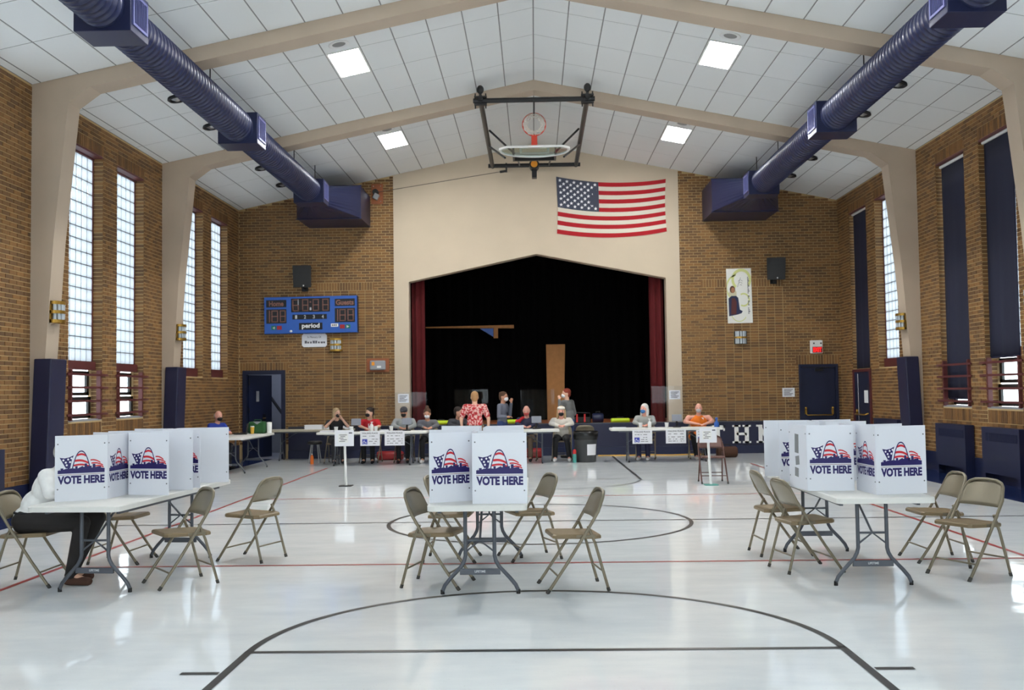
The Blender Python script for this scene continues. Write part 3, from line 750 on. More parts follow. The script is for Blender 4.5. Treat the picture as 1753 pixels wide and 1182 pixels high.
ob('notice', lambda b: b.box(XR-.022, XR-.0185, 22.72, 22.98, 1.22, 1.5, 'paper'), lf)
# ------------------------------------------------------------------ air ducts
def duct(s):
    ax = -4.86 if s < 0 else 4.99; az = 6.04; R = .255
    t = thing('air_duct', f'navy spiral air duct with square outlets hung over {SIDE[s]}', 'air duct', (ax, 0, az), 0, 'navy spiral air ducts')
    def _t(b):
        y = YN+.2; pts = []; rs = []
        while y < 22.2:
            for dy, dr in ((0, 0), (.095, 0), (.103, .010), (.112, .010)): pts.append((0, y+dy, 0)); rs.append(R+dr)
            y += .12
        b.tube(pts, rs, 'duct', 30)
    ob('duct_tube', _t, t)
    for y in (.7, 5.9, 11.1, 16.3, 21.5):
        def _bx(b):
            b.bbox(-.33, .33, y, y+.52, -.285, .235, 'duct', .006)
        bx = ob('outlet_box', _bx, t)
        for q in (-1, 1):
            xs = q*.331
            def _gr(b):
                e = .03; x0, x1 = min(xs, xs+q*.014), max(xs, xs+q*.014)
                for (a0, a1, z0, z1) in ((y+.05, y+.47, .15, .18), (y+.05, y+.47, -.20, -.17), (y+.05, y+.08, -.17, .15), (y+.44, y+.47, -.17, .15)): b.box(x0, x1, a0, a1, z0, z1, 'duct_trim')
                b.box(min(xs, xs+q*.002), max(xs, xs+q*.002), y+.08, y+.44, -.17, .15, 'navy_dark')
                for i in range(7): b.box(x0, x1, y+.12+i*.045, y+.125+i*.045, -.17, .15, 'duct_trim')
            ob('grille', _gr, bx)
    # transition to the wall
    w0 = -5.56 if s < 0 else 4.20; w1 = -4.04 if s < 0 else 5.74
    def _tr(b):
        n = 32; vs = []; yA, yB_ = 22.2, 23.35
        x0, x1, z0, z1 = w0-ax, w1-ax, 5.72-az, 6.48-az
        for k in range(n):
            a = 2*PI*k/n; c, q = math.cos(a), math.sin(a); vs.append((R*c, yA, R*q))
        for k in range(n):
            a = 2*PI*k/n; c, q = math.cos(a), math.sin(a); m = max(abs(c), abs(q)); c, q = c/m, q/m
            vs.append(((x0+x1)/2+c*(x1-x0)/2, yB_, (z0+z1)/2+q*(z1-z0)/2))
        b.add(vs, [(k, (k+1) % n, n+(k+1) % n, n+k) for k in range(n)], 'duct')
        b.box(x0, x1, yB_, YB-.001, z0, z1, 'duct')
        b.box(x0-.02, x1+.02, yB_-.02, yB_+.02, z0-.02, z0, 'duct'); b.box(x0-.02, x1+.02, yB_-.02, yB_+.02, z1, z1+.02, 'duct')
    ob('wall_transition', _tr, t)
    for y in (4.4, 9.6, 14.9, 20.2, 22.15):
        ob('hanger_rod', lambda b: b.tube([(0, y, R-.005), (0, y, zc(ax)-az)], .010, 'dark_metal', 6), t)
mat('duct_trim', (104, 108, 160), .4, metal=.3)
duct(-1); duct(1)
# ------------------------------------------------------------------ basketball backstop (folded up)
bk = thing('basketball_backstop', 'ceiling hung basketball backstop folded up, fan shaped glass board and red hoop', 'basketball hoop', (.06, 0, 0))
Y1, Z1, Y2, Z2 = 18.9, 7.15, 24.2, 7.09; HW = 1.02
def fr_(y): return Z1+(Z2-Z1)*(y-Y1)/(Y2-Y1)
for s in (-1, 1):
    ob('side_pipe', lambda b: b.tube([(s*HW, Y1-.12, Z1+.02), (s*HW, Y2+.1, Z2)], .05, 'dark_metal', 10), bk)
    def _cl(b):
        b.box(s*HW-.12, s*HW+.12, Y1-.03, Y1+.03, Z1-.09, Z1-.05, 'black'); b.box(s*HW-.12, s*HW+.12, Y1-.03, Y1+.03, Z1+.06, Z1+.09, 'black')
        for q in (-.1, .1): b.tube([(s*HW+q, Y1, Z1-.15), (s*HW+q, Y1, Z1+.14)], .014, 'black', 6)
        b.ell((s*HW, Y1-.05, Z1+.2), (.07, .07, .085), 'black'); b.tube([(s*HW, Y1-.05, Z1+.1), (s*HW, 19.66, zc(HW)-.17)], .03, 'black', 8)
    ob('pipe_clamp', _cl, bk)
    ob('board_strut', lambda b: b.tube([(s*HW, 22.2, fr_(22.2)-.02), (s*.62, 20.9, 6.51)], .022, 'dark_metal', 8), bk)
    ob('drop_post', lambda b: b.tube([(s*HW*.93, 21.0, fr_(21)), (s*.42, 20.7, 6.55)], .022, 'dark_metal', 8), bk)
ob('cross_pipe', lambda b: b.tube([(-HW-.14, Y1, Z1), (HW+.14, Y1, Z1)], .048, 'dark_metal', 10), bk)
ob('cross_pipe', lambda b: b.tube([(-HW-.1, Y2, Z2), (HW+.1, Y2, Z2)], .05, 'dark_metal', 10), bk)
BW = .70
def fan(k=1.0):
    p = []
    for i in range(25):
        a = PI*(i/24); p.append((BW*k*math.cos(a), 20.35+.55*k*math.sin(a)))
    return [(-BW*k*.80, 20.02)]+[(BW*k*.80, 20.02)]+[(BW*k, 20.18)]+p[0:]+[(-BW*k, 20.18)]
bg_ = ob('board_glass', lambda b: b.prism(fan(.96), 6.52, 6.532, 'board_glass', 'z'), bk)
def _rimf(b):
    P = fan(); n = len(P)
    b.tube([(p[0], p[1], 6.525) for p in P], .026, 'white', 8, closed=True)
ob('board_edge', _rimf, bk)
def _tg(b):
    for (x0, x1, y0, y1) in ((-.305, -.255, 20.22, 20.62), (.255, .305, 20.22, 20.62), (-.305, .305, 20.62, 20.67), (-.305, .305, 20.2, 20.24)): b.box(x0, x1, y0, y1, 6.5335, 6.536, 'white')
ob('target_square', _tg, bg_)
RC = (0, 20.13, 7.0); RR = .232
ob('hoop_rim', lambda b: b.tube([(RR*math.cos(a), 20.13, RC[2]+RR*math.sin(a)) for a in [2*PI*i/40 for i in range(40)]], .013, 'rim_red', 8, closed=True), bk)
ob('rim_bracket', lambda b: (b.box(-.10, .10, 20.07, 20.19, 6.533, 6.55, 'rim_red'), b.box(-.06, .06, 20.10, 20.16, 6.55, 6.79, 'rim_red')), bk)
def _net(b):
    n = 12; L = 5; P = {}
    for j in range(L+1):
        v = j/L; r = RR*(1-.45*v)
        for i in range(n):
            a = 2*PI*(i+.5*(j % 2))/n
            P[(i, j)] = (r*math.cos(a), 20.13-.34*v, RC[2]+r*math.sin(a)-.10*v*v)
    for j in range(L):
        for i in range(n):
            for d in ((0, 1) if j % 2 else (-1, 0)): b.tube([P[(i, j)], P[((i+d) % n, j+1)]], .0075, 'rope', 4, caps=False)
ob('net', _net, bk)
ob('safety_chain', lambda b: [b.ell((0, Y1+(20.1-Y1)*i/14, Z1-.04+(7.22-Z1+.02)*i/14), (.018, .06, .022), 'black', 6, 4) for i in range(15)], bk)
def _ub(b):
    z = 6.52
    b.box(-.46, -.42, 20.6, 21.3, z-.0, z+.13, 'dark_metal'); b.box(.42, .46, 20.6, 21.3, z, z+.13, 'dark_metal'); b.box(-.42, .42, 21.24, 21.3, z, z+.13, 'dark_metal'); b.box(-.42, .42, 20.9, 20.94, z+.05, z+.10, 'steel')
    for q in (-.36, .36): b.tube([(q, 21.2, z+.1), (q, Y2, Z2)], .02, 'dark_metal', 8)
ob('board_carrier', _ub, bk)
mt = ob('hoist_motor', lambda b: (b.tube([(0, Y2-.22, Z2-.02), (0, Y2+.1, Z2-.02)], .12, 'black_plastic', 18), b.box(-.06, .06, Y2-.1, Y2+.1, Z2-.32, Z2-.1, 'dark_metal')), bk)
ob('motor_cap', lambda b: b.tube([(0, Y2-.232, Z2-.02), (0, Y2-.219, Z2-.02)], .082, 'orange', 18), mt)
def _pul(b):
    b.box(-.70, -.66, Y2-.04, Y2+.04, Z2-.16, Z2+.06, 'dark_metal'); b.tube([(-.84, Y2, Z2-.15), (-.68, Y2, Z2-.13)], .03, 'black', 8)
ob('pulley', _pul, bk)
wc = thing('hoist_winch', 'hoist winch on a brown wooden wall board beside the navy duct end', 'winch', (-3.86, YB-.001, 6.6))
ob('backboard_plank', lambda b: b.box(-.145, .145, -.03, 0, -.30, .20, 'wood'), wc)
ob('winch_drum', lambda b: (b.tube([(-.03, -.035, -.02), (-.03, -.14, -.02)], .075, 'black_plastic', 14), b.bbox(-.02, .12, -.16, -.06, -.20, -.05, 'steel', .015, Matrix.Rotation(.5, 4, 'Y'))), wc)
for x, z in ((-.09, .14), (.09, .14), (.09, -.24)): ob('bolt', lambda b: b.tube([(x, -.029, z), (x, -.04, z)], .012, 'chrome', 6), wc)
tag(ob('hoist_cable', lambda b: b.tube([(-3.8, YB-.12, 6.58), (-.72, Y2, Z2-.14)], .007, 'rope_dark', 6)), 'thin steel hoist cable running from wall winch to backstop', 'cable')
# ------------------------------------------------------------------ things on the end wall
def sconce(name, x, y, z, rz, label, bands=3):
    t = thing(name, label, 'wall light', (x, y, z), rz, 'brass wall lights'); t.scale = (1.12, 1, .80)          # faces -y
    ob('back_plate', lambda b: b.box(-.14, .14, -.025, 0, -.20, .20, 'brass' if bands == 3 else 'black_plastic'), t)
    for i in range(5):
        a = PI*(.1+.8*i/4); ob('glass_rod', lambda b: b.tube([(-.10*math.cos(a), -.03-.085*math.sin(a), -.19), (-.10*math.cos(a), -.03-.085*math.sin(a), .19)], .027, 'glass_tube', 8), t)
    for z0 in ((-.17, 0, .17) if bands == 3 else (0,)):
        pts = [(-.14, 0), (-.14, -.05)]+[(-.14*math.cos(PI*k/10), -.05-.095*math.sin(PI*k/10)) for k in range(1, 10)]+[(.14, -.05), (.14, 0)]
        def _b(b):
            inn = [(p[0]*.93, p[1]*.95) for p in pts]; n = len(pts); vs = []
            for zz in (z0-.03, z0+.03):
                vs += [(p[0], p[1], zz) for p in pts]+[(p[0], p[1], zz) for p in inn]
            fs = []
            for k in range(n-1):
                fs += [(k, k+1, 2*n+k+1, 2*n+k), (n+k, 3*n+k, 3*n+k+1, n+k+1), (k, n+k, n+k+1, k+1), (2*n+k, 2*n+k+1, 3*n+k+1, 3*n+k)]
            b.add(vs, fs, 'brass')
        ob('brass_band', _b, t)
def cold(z): return .22+(.335-.22)*(z-2.1)/1.8
for s, n in ((-1, 'glass block'), (1, 'navy shade')):
    X = XL if s < 0 else XR
    for fy, w in ((14.40, 'farther from'), (19.56, 'nearer')):
        sconce('wall_sconce', X-s*cold(2.85), fy+FT/2, 2.85, PI/2 if s < 0 else -PI/2, f'banded brass wall light on the {n} side column {w} the stage')
sconce('wall_sconce', -4.91, YB-.001, 2.80, 0, 'banded brass and glass wall light right under the scoreboard, beside the plaque')
sconce('wall_sconce', 5.06, YB-.001, 2.83, 0, 'glass wall light with one brass band under the banner', 1)
# scoreboard
sb = thing('scoreboard', 'blue electronic basketball scoreboard on the brick wall', 'scoreboard', (-5.507, YB-.002, 3.546), 0)
sb.rotation_euler = (0, -.006, 0)
ob('cabinet', lambda b: (b.bbox(-1.157, 1.157, -.16, 0, -.455, .455, 'board_blue', .012), b.box(1.145, 1.159, -.158, -.002, -.44, .44, 'navy_dark')), sb)
SY = -.161
def panel(x0, x1, z0, z1, fn=None, nm='display_panel'):
    p = ob(nm, lambda b: b.box(x0, x1, SY-.006, SY, z0, z1, 'board_black'), sb)
    if fn: ob('lettering' if nm == 'name_panel' else 'digit_segments', fn, p)
def seg7(b, cx, cz, w, h, segs='abcdefg', m='digit'):
    t = .03; y0, y1 = SY-.011, SY-.0065
    S = {'a': (cx-w/2, cx+w/2, cz+h/2-t, cz+h/2), 'd': (cx-w/2, cx+w/2, cz-h/2, cz-h/2+t), 'g': (cx-w/2, cx+w/2, cz-t/2, cz+t/2), 'f': (cx-w/2, cx-w/2+t, cz, cz+h/2), 'b': (cx+w/2-t, cx+w/2, cz, cz+h/2), 'e': (cx-w/2, cx-w/2+t, cz-h/2, cz), 'c': (cx+w/2-t, cx+w/2, cz-h/2, cz)}
    for k in segs:
        x0, x1, z0, z1 = S[k]; n = max(1, round(max(x1-x0, z1-z0)/.035))
        for i in range(n):
            if x1-x0 > z1-z0: b.box(x0+(x1-x0)*(i+.1)/n, x0+(x1-x0)*(i+.9)/n, y0, y1, z0+.003, z1-.003, m)
            else: b.box(x0+.003, x1-.003, y0, y1, z0+(z1-z0)*(i+.1)/n, z0+(z1-z0)*(i+.9)/n, m)
panel(-1.10, -.60, .20, .38, lambda b: text(b, 'Home', -.85, .29, .36, .13, 'digit', SY-.008), 'name_panel')
panel(.60, 1.10, .20, .38, lambda b: text(b, 'Guests', .85, .29, .44, .13, 'digit', SY-.008), 'name_panel')
panel(-1.10, -.60, -.20, .15, lambda b: (seg7(b, -1.03, -.025, .05, .30, 'bc'), seg7(b, -.89, -.025, .17, .30), seg7(b, -.69, -.025, .15, .30)))
panel(.60, 1.10, -.20, .15, lambda b: (seg7(b, .66, -.025, .05, .30, 'bc'), seg7(b, .79, -.025, .16, .30), seg7(b, .99, -.025, .16, .30)))
panel(-.48, .48, .07, .41, lambda b: (seg7(b, -.37, .24, .16, .30, 'acdefg'), seg7(b, -.37, .24, .16, .30, 'b', 'digit_white'), seg7(b, -.13, .24, .16, .30), seg7(b, .13, .24, .16, .30), seg7(b, .37, .24, .16, .30), b.box(-.02, .015, SY-.011, SY-.0065, .30, .33, 'digit'), b.box(-.02, .02, SY-.011, SY-.0065, .11, .18, 'digit_white')))
panel(-.45, .40, -.11, .01, lambda b: [text(b, k, -.36+.22*i, -.05, .05, .09, 'digit_white', SY-.008) for i, k in enumerate('1234')], 'name_panel')
panel(-.29, .29, -.37, -.20, lambda b: text(b, 'period', 0, -.285, .44, .15, 'white', SY-.008), 'name_panel')
for x, m in ((-.92, 'led_green'), (-.78, 'led_red'), (.78, 'led_red'), (.92, 'led_green')): ob('possession_light', lambda b: b.box(x-.06, x+.06, SY-.008, SY, -.355, -.26, m), sb)
ob('possession_arrow', lambda b: b.prism([(-.95, -.31), (-.89, -.345), (-.89, -.275)], SY-.011, SY-.0085, 'digit_white', 'y'), sb)
ob('possession_arrow', lambda b: b.prism([(.95, -.31), (.89, -.345), (.89, -.275)], SY-.011, SY-.0085, 'digit_white', 'y'), sb)
ob('maker_label', lambda b: (b.bbox(.50, .68, SY-.006, SY, -.31, -.23, 'white', .01), [b.box(.525+i*.045, .555+i*.045, SY-.008, SY-.0065, -.29, -.25, 'ink') for i in range(3)]), sb)
ob('horn', lambda b: (b.ell((-.49, SY-.005, -.40), (.035, .02, .03), 'white'),), sb)
pq = thing('memorial_plaque', 'white memorial plaque with cut corners under the scoreboard', 'plaque', (-5.45, YB-.001, 2.918))
ob('plate', lambda b: b.prism([(-.31, -.12), (-.27, -.165), (.27, -.165), (.31, -.12), (.31, .12), (.27, .165), (-.27, .165), (-.31, .12)], -.02, 0, 'paper'), pq)
ob('lettering', lambda b: (text(b, 'memory', 0, .075, .34, .07, 'ink', -.0215), [b.box(-.24+i*.066, -.24+i*.066+.045+.012*(i % 3 == 0), -.0225, -.0205, -.075, -.03+.02*(i in (0, 3, 4)), 'ink') for i in range(8)]), pq)
def speaker(x, rz, label):
    t = thing('loudspeaker', label, 'speaker', (x, YB-.001, 4.5), 0, 'black wall loudspeakers')
    ob('wall_bracket', lambda b: (b.box(-.08, .08, -.02, 0, -.36, -.22, 'dark_metal'), b.tube([(0, -.02, -.30), (0, -.22, -.28), (0, -.24, -.22)], .022, 'dark_metal', 8)), t)
    M = Matrix.Translation((0, -.26, 0)) @ Matrix.Rotation(rz, 4, 'Z') @ Matrix.Rotation(.20, 4, 'X')
    def _c(b):
        f = [(-.215, -.27), (.215, -.27), (.225, .27), (-.225, .27)]
        vs = [(x_, -.14, z_) for x_, z_ in f]+[(x_*.7, .17, z_*.92) for x_, z_ in f]
        b.add(vs, [(0, 1, 2, 3), (1, 0, 4, 5), (2, 1, 5, 6), (3, 2, 6, 7), (0, 3, 7, 4), (4, 7, 6, 5)], 'black_plastic', False, M)
    ob('cabinet', _c, t); ob('horn_mouth', lambda b: b.prism([(-.17, .10), (.17, .10), (.12, .19), (-.12, .19)], -.146, -.141, 'black', 'y', M), t)
    ob('grille', lambda b: b.box(-.18, .18, -.146, -.1405, -.22, .08, 'black', M), t); ob('badge', lambda b: b.ell((.03, -.147, -.225), (.018, .006, .02), 'white', 8, 6, M), t)
speaker(-5.68, .12, 'black wall loudspeaker above the scoreboard'); speaker(5.90, -.12, 'black wall loudspeaker beside the banner')
# control box, exit sign, notices, banner
cb = thing('control_box', 'grey electrical control box on an orange brown wooden board by the stage', 'control box', (-3.876, YB-.001, 2.28))
ob('mounting_board', lambda b: b.box(-.28, .28, -.03, 0, -.17, .17, 'wood'), cb); bx = ob('enclosure', lambda b: b.bbox(-.18, .20, -.16, -.03, -.12, .11, 'hall_grey', .02), cb)
ob('indicator', lambda b: b.box(-.13, -.06, -.164, -.16, -.01, .08, 'orange'), bx); ob('label_plate', lambda b: b.box(0, .10, -.164, -.16, -.07, -.02, 'white'), bx)
ex = thing('exit_sign', 'white exit sign with glowing red face above the navy door', 'exit sign', (6.895, YB-.001, 2.575))
ob('housing', lambda b: b.bbox(-.145, .145, -.09, 0, -.16, .16, 'white', .01), ex)
fc = ob('sign_face', lambda b: b.box(-.105, .13, -.094, -.09, -.145, .0, 'led_red'), ex); ob('lettering', lambda b: text(b, 'EXIT', .012, -.072, .20, .11, 'exit_red', -.0955, .003), fc)
for x in (-.07, .10): ob('emergency_lamp', lambda b: b.ell((x, -.09, .085), (.02, .02, .02), 'dark_metal'), ex)
def notice(x, z, w, h, label, y=YB-.032):
    t = thing('posted_notice', label, 'notice', (x, y, z)); ob('sheet', lambda b: b.box(-w/2, w/2, -.003, 0, -h/2, h/2, 'paper'), t)
    ob('printed_text', lambda b: [b.box(-w*.36, w*(.36-.12*((i*7) % 3)), -.0042, -.0031, h*(.3-.15*i)-.008, h*(.3-.15*i)+.008, 'ink') for i in range(5)], t)
notice(-3.25, 1.45, .27, .22, 'white paper notice on the cream jamb on the scoreboard side'); notice(3.42, 1.45, .27, .22, 'white paper notice on the cream jamb on the banner side'); notice(6.20, 1.47, .30, .22, 'white notice on brick beside the closed navy door', YB-.004)
bn = thing('wall_banner', 'tall white and pale green banner with a robed kneeling figure', 'banner', (5.06, YB-.004, 3.86)); bn.rotation_euler = (0, -.012, 0)
cl = ob('cloth', lambda b: b.box(-.305, .305, -.006, 0, -.675, .675, 'banner'), bn)
def _sw(b):
    for (cx, cz, r0, r1, a0, a1) in ((.06, .40, .20, .27, -40, 230), (-.02, .20, .30, .34, 100, 250), (.10, -.10, .13, .17, -120, 120), (-.02, -.42, .20, .22, 180, 330)):
        n = 24; o = []; i_ = []
        for k in range(n+1):
            a = math.radians(a0+(a1-a0)*k/n); o.append((cx+r1*math.cos(a)*.9, cz+r1*math.sin(a))); i_.append((cx+r0*math.cos(a)*.9, cz+r0*math.sin(a)))
        cl_ = lambda p: (max(-.3, min(.3, p[0])), -.0072, max(-.67, min(.67, p[1])))
        vs = [cl_(p) for p in o]+[cl_(p) for p in i_]; b.add(vs, [(k, k+1, n+1+k+1, n+1+k) for k in range(n)], 'banner_green')
ob('green_swirls', _sw, cl)
def _fg(b):
    P = lambda pts, m, y: b.prism([(x, z) for x, z in pts], -.0085-y, -.0073-y, m, 'y')
    P([(-.27, -.50), (-.05, -.46), (.04, -.43), (.07, -.38), (.0, -.34), (-.03, -.05), (-.08, .0), (-.20, .0), (-.27, -.06)], 'robe_blue', 0)
    P([(-.22, -.46), (-.09, -.45), (-.07, -.15), (-.12, -.05), (-.19, -.06)], 'robe_red', .0015)
    P([(-.25, .0), (-.07, .0), (-.07, .10), (-.12, .17), (-.2, .17), (-.26, .08)], 'robe_cloth', .001)
    P([(-.165+.075*math.cos(a)*.9, .16+.09*math.sin(a)) for a in [2*PI*i/16 for i in range(16)]], 'robe_brown', .002)
    P([(-.155+.05*math.cos(a)*.9, .14+.07*math.sin(a)) for a in [2*PI*i/16 for i in range(16)]], 'robe_skin', .0035)
ob('printed_figure', _fg, cl)
def _bt(b):
    for i in range(22):
        z = -.45+i*.042
        if i in (4, 8, 11): continue
        b.box(.205, .205+.022+.010*((i*5) % 3), -.0078, -.0066, z, z+.03, 'ink')
    for k in range(3): b.tube([(-.02+.02*k, -.0075, .36-.05*k), (.03, -.0075, .40-.06*k), (.09-.01*k, -.0075, .36-.05*k)], .004, 'ink', 4)
    b.tube([(-.04, -.0075, .22), (.0, -.0075, .33), (.04, -.0075, .45)], .004, 'ink', 4)
ob('printed_lettering', _bt, cl)
# flag -------------------------------------------------------------------
fl = thing('flag', 'large American flag pinned sagging on the cream wall above the stage', 'flag', (0, YB-.036, 0))
FX0, FX1 = .60, 3.31
def ftop(u): return 6.90-.11*u-.20*4*u*(1-u)*.62
def fbot(u): return 5.475+.005*u-.20*4*u*(1-u)*.62
def fpt(u, v, dy=0):
    sid = .03*math.sin(v*PI) ; x = FX0+sid*(1-u)+(FX1-sid-FX0)*u if 0 else FX0+(FX1-FX0)*u+sid*(1-2*u)
    return (x, -.012*math.sin(u*7+v*2)**2-dy, ftop(u)+(fbot(u)-ftop(u))*v)
def fquad(b, u0, u1, v0, v1, m, dy=0, n=20):
    vs = []
    for i in range(n+1):
        u = u0+(u1-u0)*i/n; vs += [fpt(u, v0, dy), fpt(u, v1, dy)]
    b.add(vs, [(2*i, 2*i+2, 2*i+3, 2*i+1) for i in range(n)], m, True)
UC = .385
for k in range(13): ob('stripe', lambda b: fquad(b, UC if k < 7 else 0, 1, k/13, (k+1)/13, 'flag_red' if k % 2 == 0 else 'flag_white'), fl)
ob('canton', lambda b: fquad(b, 0, UC, 0, 7/13, 'flag_blue'), fl)
for r in range(9):
    for c in range(6 if r % 2 == 0 else 5):
        u = UC*(c*2+1+(r % 2))/12; v = (7/13)*(r+1)/10; p = fpt(u, v, .002)
        pts = [(p[0]+(.047 if i % 2 == 0 else .019)*math.sin(PI*i/5), p[2]+(.047 if i % 2 == 0 else .019)*math.cos(PI*i/5)) for i in range(10)]
        ob('star', lambda b: b.add([(x, p[1], z) for x, z in pts], [tuple(range(10))], 'print_white'), fl)
# navy wall padding with letters -------------------------------------------
wp = thing('wall_padding', 'long navy padding along the stage front with large white letters', 'wall padding', (0, YB, 0))
ob('padding', lambda b: (b.box(-6.1, OL-.4, -.05, 0, .2, .77, 'stage_navy'), b.box(OL-.4, OR+.4, -.075, -.031, .2, .77, 'stage_navy'), b.box(OR+.4, 6.38, -.05, 0, .2, .77, 'stage_navy')), wp)
ob('top_rail', lambda b: b.box(-6.1, 6.38, -.08, -.0, .771, .79, 'leg_grey'), wp); ob('kick_board', lambda b: b.box(-6.1, 6.38, -.078, -.031, 0, .199, 'navy'), wp)
def letter(kind, x0, x1):
    def _l(b):
        y0, y1 = -.06, -.0505; z0, z1 = .25, .69; w = x1-x0; t = .10; sf = .045
        R = lambda a, c, d, e, m='white': b.box(a, c, y0, y1, d, e, m)
        def serif(cx, z, hw): R(cx-hw, cx+hw, z, z+sf)
        if kind == 'T':
            cx = (x0+x1)/2; R(cx-t/2, cx+t/2, z0, z1); serif(cx, z0, .11); R(x0, x1, z1-.07, z1); R(x0, x0+.04, z1-.14, z1); R(x1-.04, x1, z1-.14, z1)
        if kind == 'H':
            for cx in (x0+.10, x1-.10): R(cx-t/2, cx+t/2, z0, z1); serif(cx, z0, .10); serif(cx, z1-sf, .10)
            R(x0+.10, x1-.10, .445, .505)
        if kind == 'M':
            for cx in (x0+.08, x1-.10): R(cx-.045, cx+.05, z0, z1); serif(cx, z0, .10)
            serif(x0+.04, z1-sf, .06); serif(x1-.06, z1-sf, .06); xm = (x0+x1)/2
            for a, c in ((x0+.05, xm), (x1-.07, xm)): b.prism([(a-.05, z1), (a+.05, z1), (c+.03, z0), (c-.03, z0)], y0-.0005, y1, 'white', 'y')
    ob('letter', _l, wp)
letter('T', 4.27, 4.62); letter('H', 4.80, 5.25); letter('M', 5.40, 5.95)
# stage things -------------------------------------------------------------
tag(ob('plywood_board', lambda b: b.prism([(.33, SF), (.80, SF), (.81, 1.9), (.84, 2.86), (.32, 2.86)], 27.5, 27.53, 'plywood', 'y')), 'tall plywood board leaning upright on the dark stage', 'board')
tb = thing('timber_brace', 'horizontal timber rail with short upright hanging in the dark stage', 'timber', (0, 27.6, 0))
ob('rail', lambda b: b.prism([(-3.0, 3.37), (-.56, 3.33), (-.56, 3.42), (-3.0, 3.40)], 0, .06, 'plywood', 'y'), tb); ob('upright', lambda b: b.box(-1.12, -1.0, -.01, -.001, 3.06, 3.37, 'plywood'), tb)
ob('blue_gusset', lambda b: b.prism([(-1.5, 3.33), (-1.13, 3.33), (-1.13, 3.10)], .01, .03, 'board_blue', 'y'), tb)
# radiator covers ------------------------------------------------------------
def radiator(X, s, y0, y1, label):
    t = thing('radiator_cover', label, 'radiator cover', (X, (y0+y1)/2, 0), 0, 'navy radiator covers'); L = (y1-y0)/2; D = .17
    def xs(a, b_): return (min(-s*a, -s*b_), max(-s*a, -s*b_))
    def _c(b):
        x0, x1 = xs(.0165, D); b.box(x0, x1, -L, L, .87, .905, 'navy'); xa, xb = xs(D-.015, D); b.box(xa, xb, -L+.0, L, .16, .87, 'navy')
        b.box(*xs(.0165, D-.015), -L, -L+.02, 0, .87, 'navy'); b.box(*xs(.0165, D-.015), L-.02, L, 0, .87, 'navy'); b.box(xa, xb, -L, -L+.10, 0, .16, 'navy'); b.box(xa, xb, L-.10, L, 0, .16, 'navy')
    ob('casing', _c, t)
    def _g(b):
        b.box(*xs(D, D+.002), -L+.06, L-.14, .68, .82, 'navy_dark')
        n = int((2*L-.2)/.03)
        for i in range(n): b.box(*xs(D+.002, D+.006), -L+.07+i*.03, -L+.082+i*.03, .685, .815, 'navy')
    ob('grille', _g, t)
radiator(XR, 1, 17.34, 18.60, 'navy radiator cover under the long navy shade'); radiator(XR, 1, 15.42, 16.70, 'navy radiator cover under the short navy shade with bare lower sash')
radiator(XR, 1, 20.55, 21.95, 'navy radiator cover behind the column pad by the side exit door'); radiator(XL, -1, 12.1, 13.42, 'navy radiator cover beside the farther column on the glass block side')
# ------------------------------------------------------------------ folding tables (long axis along y, origin at floor centre)
def make_table(label, topm='table_white'):
    t = thing('folding_table', label, 'table', (0, 0, 0), 0, 'white folding tables')
    def _t(b):
        hx, hy, r = .38, 1.22, .06; P = []
        for (cx, cy, a0) in ((hx-r, hy-r, 0), (-hx+r, hy-r, 90), (-hx+r, -hy+r, 180), (hx-r, -hy+r, 270)):
            for k in range(6): a = math.radians(a0+18*k); P.append((cx+r*math.cos(a), cy+r*math.sin(a)))
        n = len(P)
        def ring(z, q): return [(x-(q if x > 0 else -q), y-(q if y > 0 else -q), z) for x, y in P]
        L = [ring(.692, .014), ring(.694, 0), ring(.732, 0), ring(.740, .008)]; vs = sum(L, [])
        fs = [tuple(range(n-1, -1, -1)), tuple(range(3*n, 4*n))]
        for r_ in range(3): fs += [(r_*n+i, r_*n+(i+1) % n, (r_+1)*n+(i+1) % n, (r_+1)*n+i) for i in range(n)]
        b.add(vs, fs, topm)
    ob('table_top', _t, t)
    ob('apron_frame', lambda b: [b.box(x-.012, x+.012, -1.05, 1.05, .66, .692, 'leg_grey') for x in (-.30, .30)], t)
    for s in (-1, 1):
        y = s*.84
        lg = []
        for q in (-1, 1):
            pts = [(q*.115, y, .69), (q*.115, y, .30), (q*.125, y, .26), (q*.15, y, .215), (q*.235, y, .125), (q*.28, y, .07), (q*.298, y, .03), (q*.30, y, .012)]
            l_ = ob('leg', lambda b: b.tube(pts, .016, 'leg_grey', 8), t); ob('foot_cap', lambda b: b.tube([(q*.30, y, 0), (q*.30, y, .035)], .0165, 'black_plastic', 8), l_)
        cb_ = ob('cross_bar', lambda b: b.box(-.16, .16, y-.012, y+.012, .152, .198, 'leg_grey'), t)
        if s < 0: ob('maker_label', lambda b: text(b, 'brand', 0, .178, .085, .018, 'digit_white', y-.0125), cb_)
        ob('brace', lambda b: (b.tube([(0, y, .42), (0, y-s*.30, .60), (0, y-s*.52, .685)], .010, 'leg_grey', 6), b.tube([(-.115, y, .42), (.115, y, .42)], .010, 'leg_grey', 6), b.tube([(-.115, y, .33), (0, y, .42), (.115, y, .33)], .008, 'leg_grey', 6)), t)
    return t
tab = make_table('long white folding table where the man in a white shirt sits')
tab.location = (-3.575, 9.05, 0); tab.rotation_euler = (0, 0, -.067)
dup(tab, (-.455, 8.83, 0), 0, 'long white folding table with four booths and four empty chairs')
dup(tab, (2.70, 9.03, 0), -.005, 'long white folding table whose booth has grey tape strips')
dup(tab, (-3.61, 22.33, 0), PI/2, 'long white check-in table with paper signs between the pole sign and the stage')
dup(tab, (-.70, 22.33, 0), PI/2, 'long white check-in table in front of the stage opening beside the bin')
dup(tab, (2.87, 22.33, 0), PI/2, 'long white check-in table where the person in orange sits')
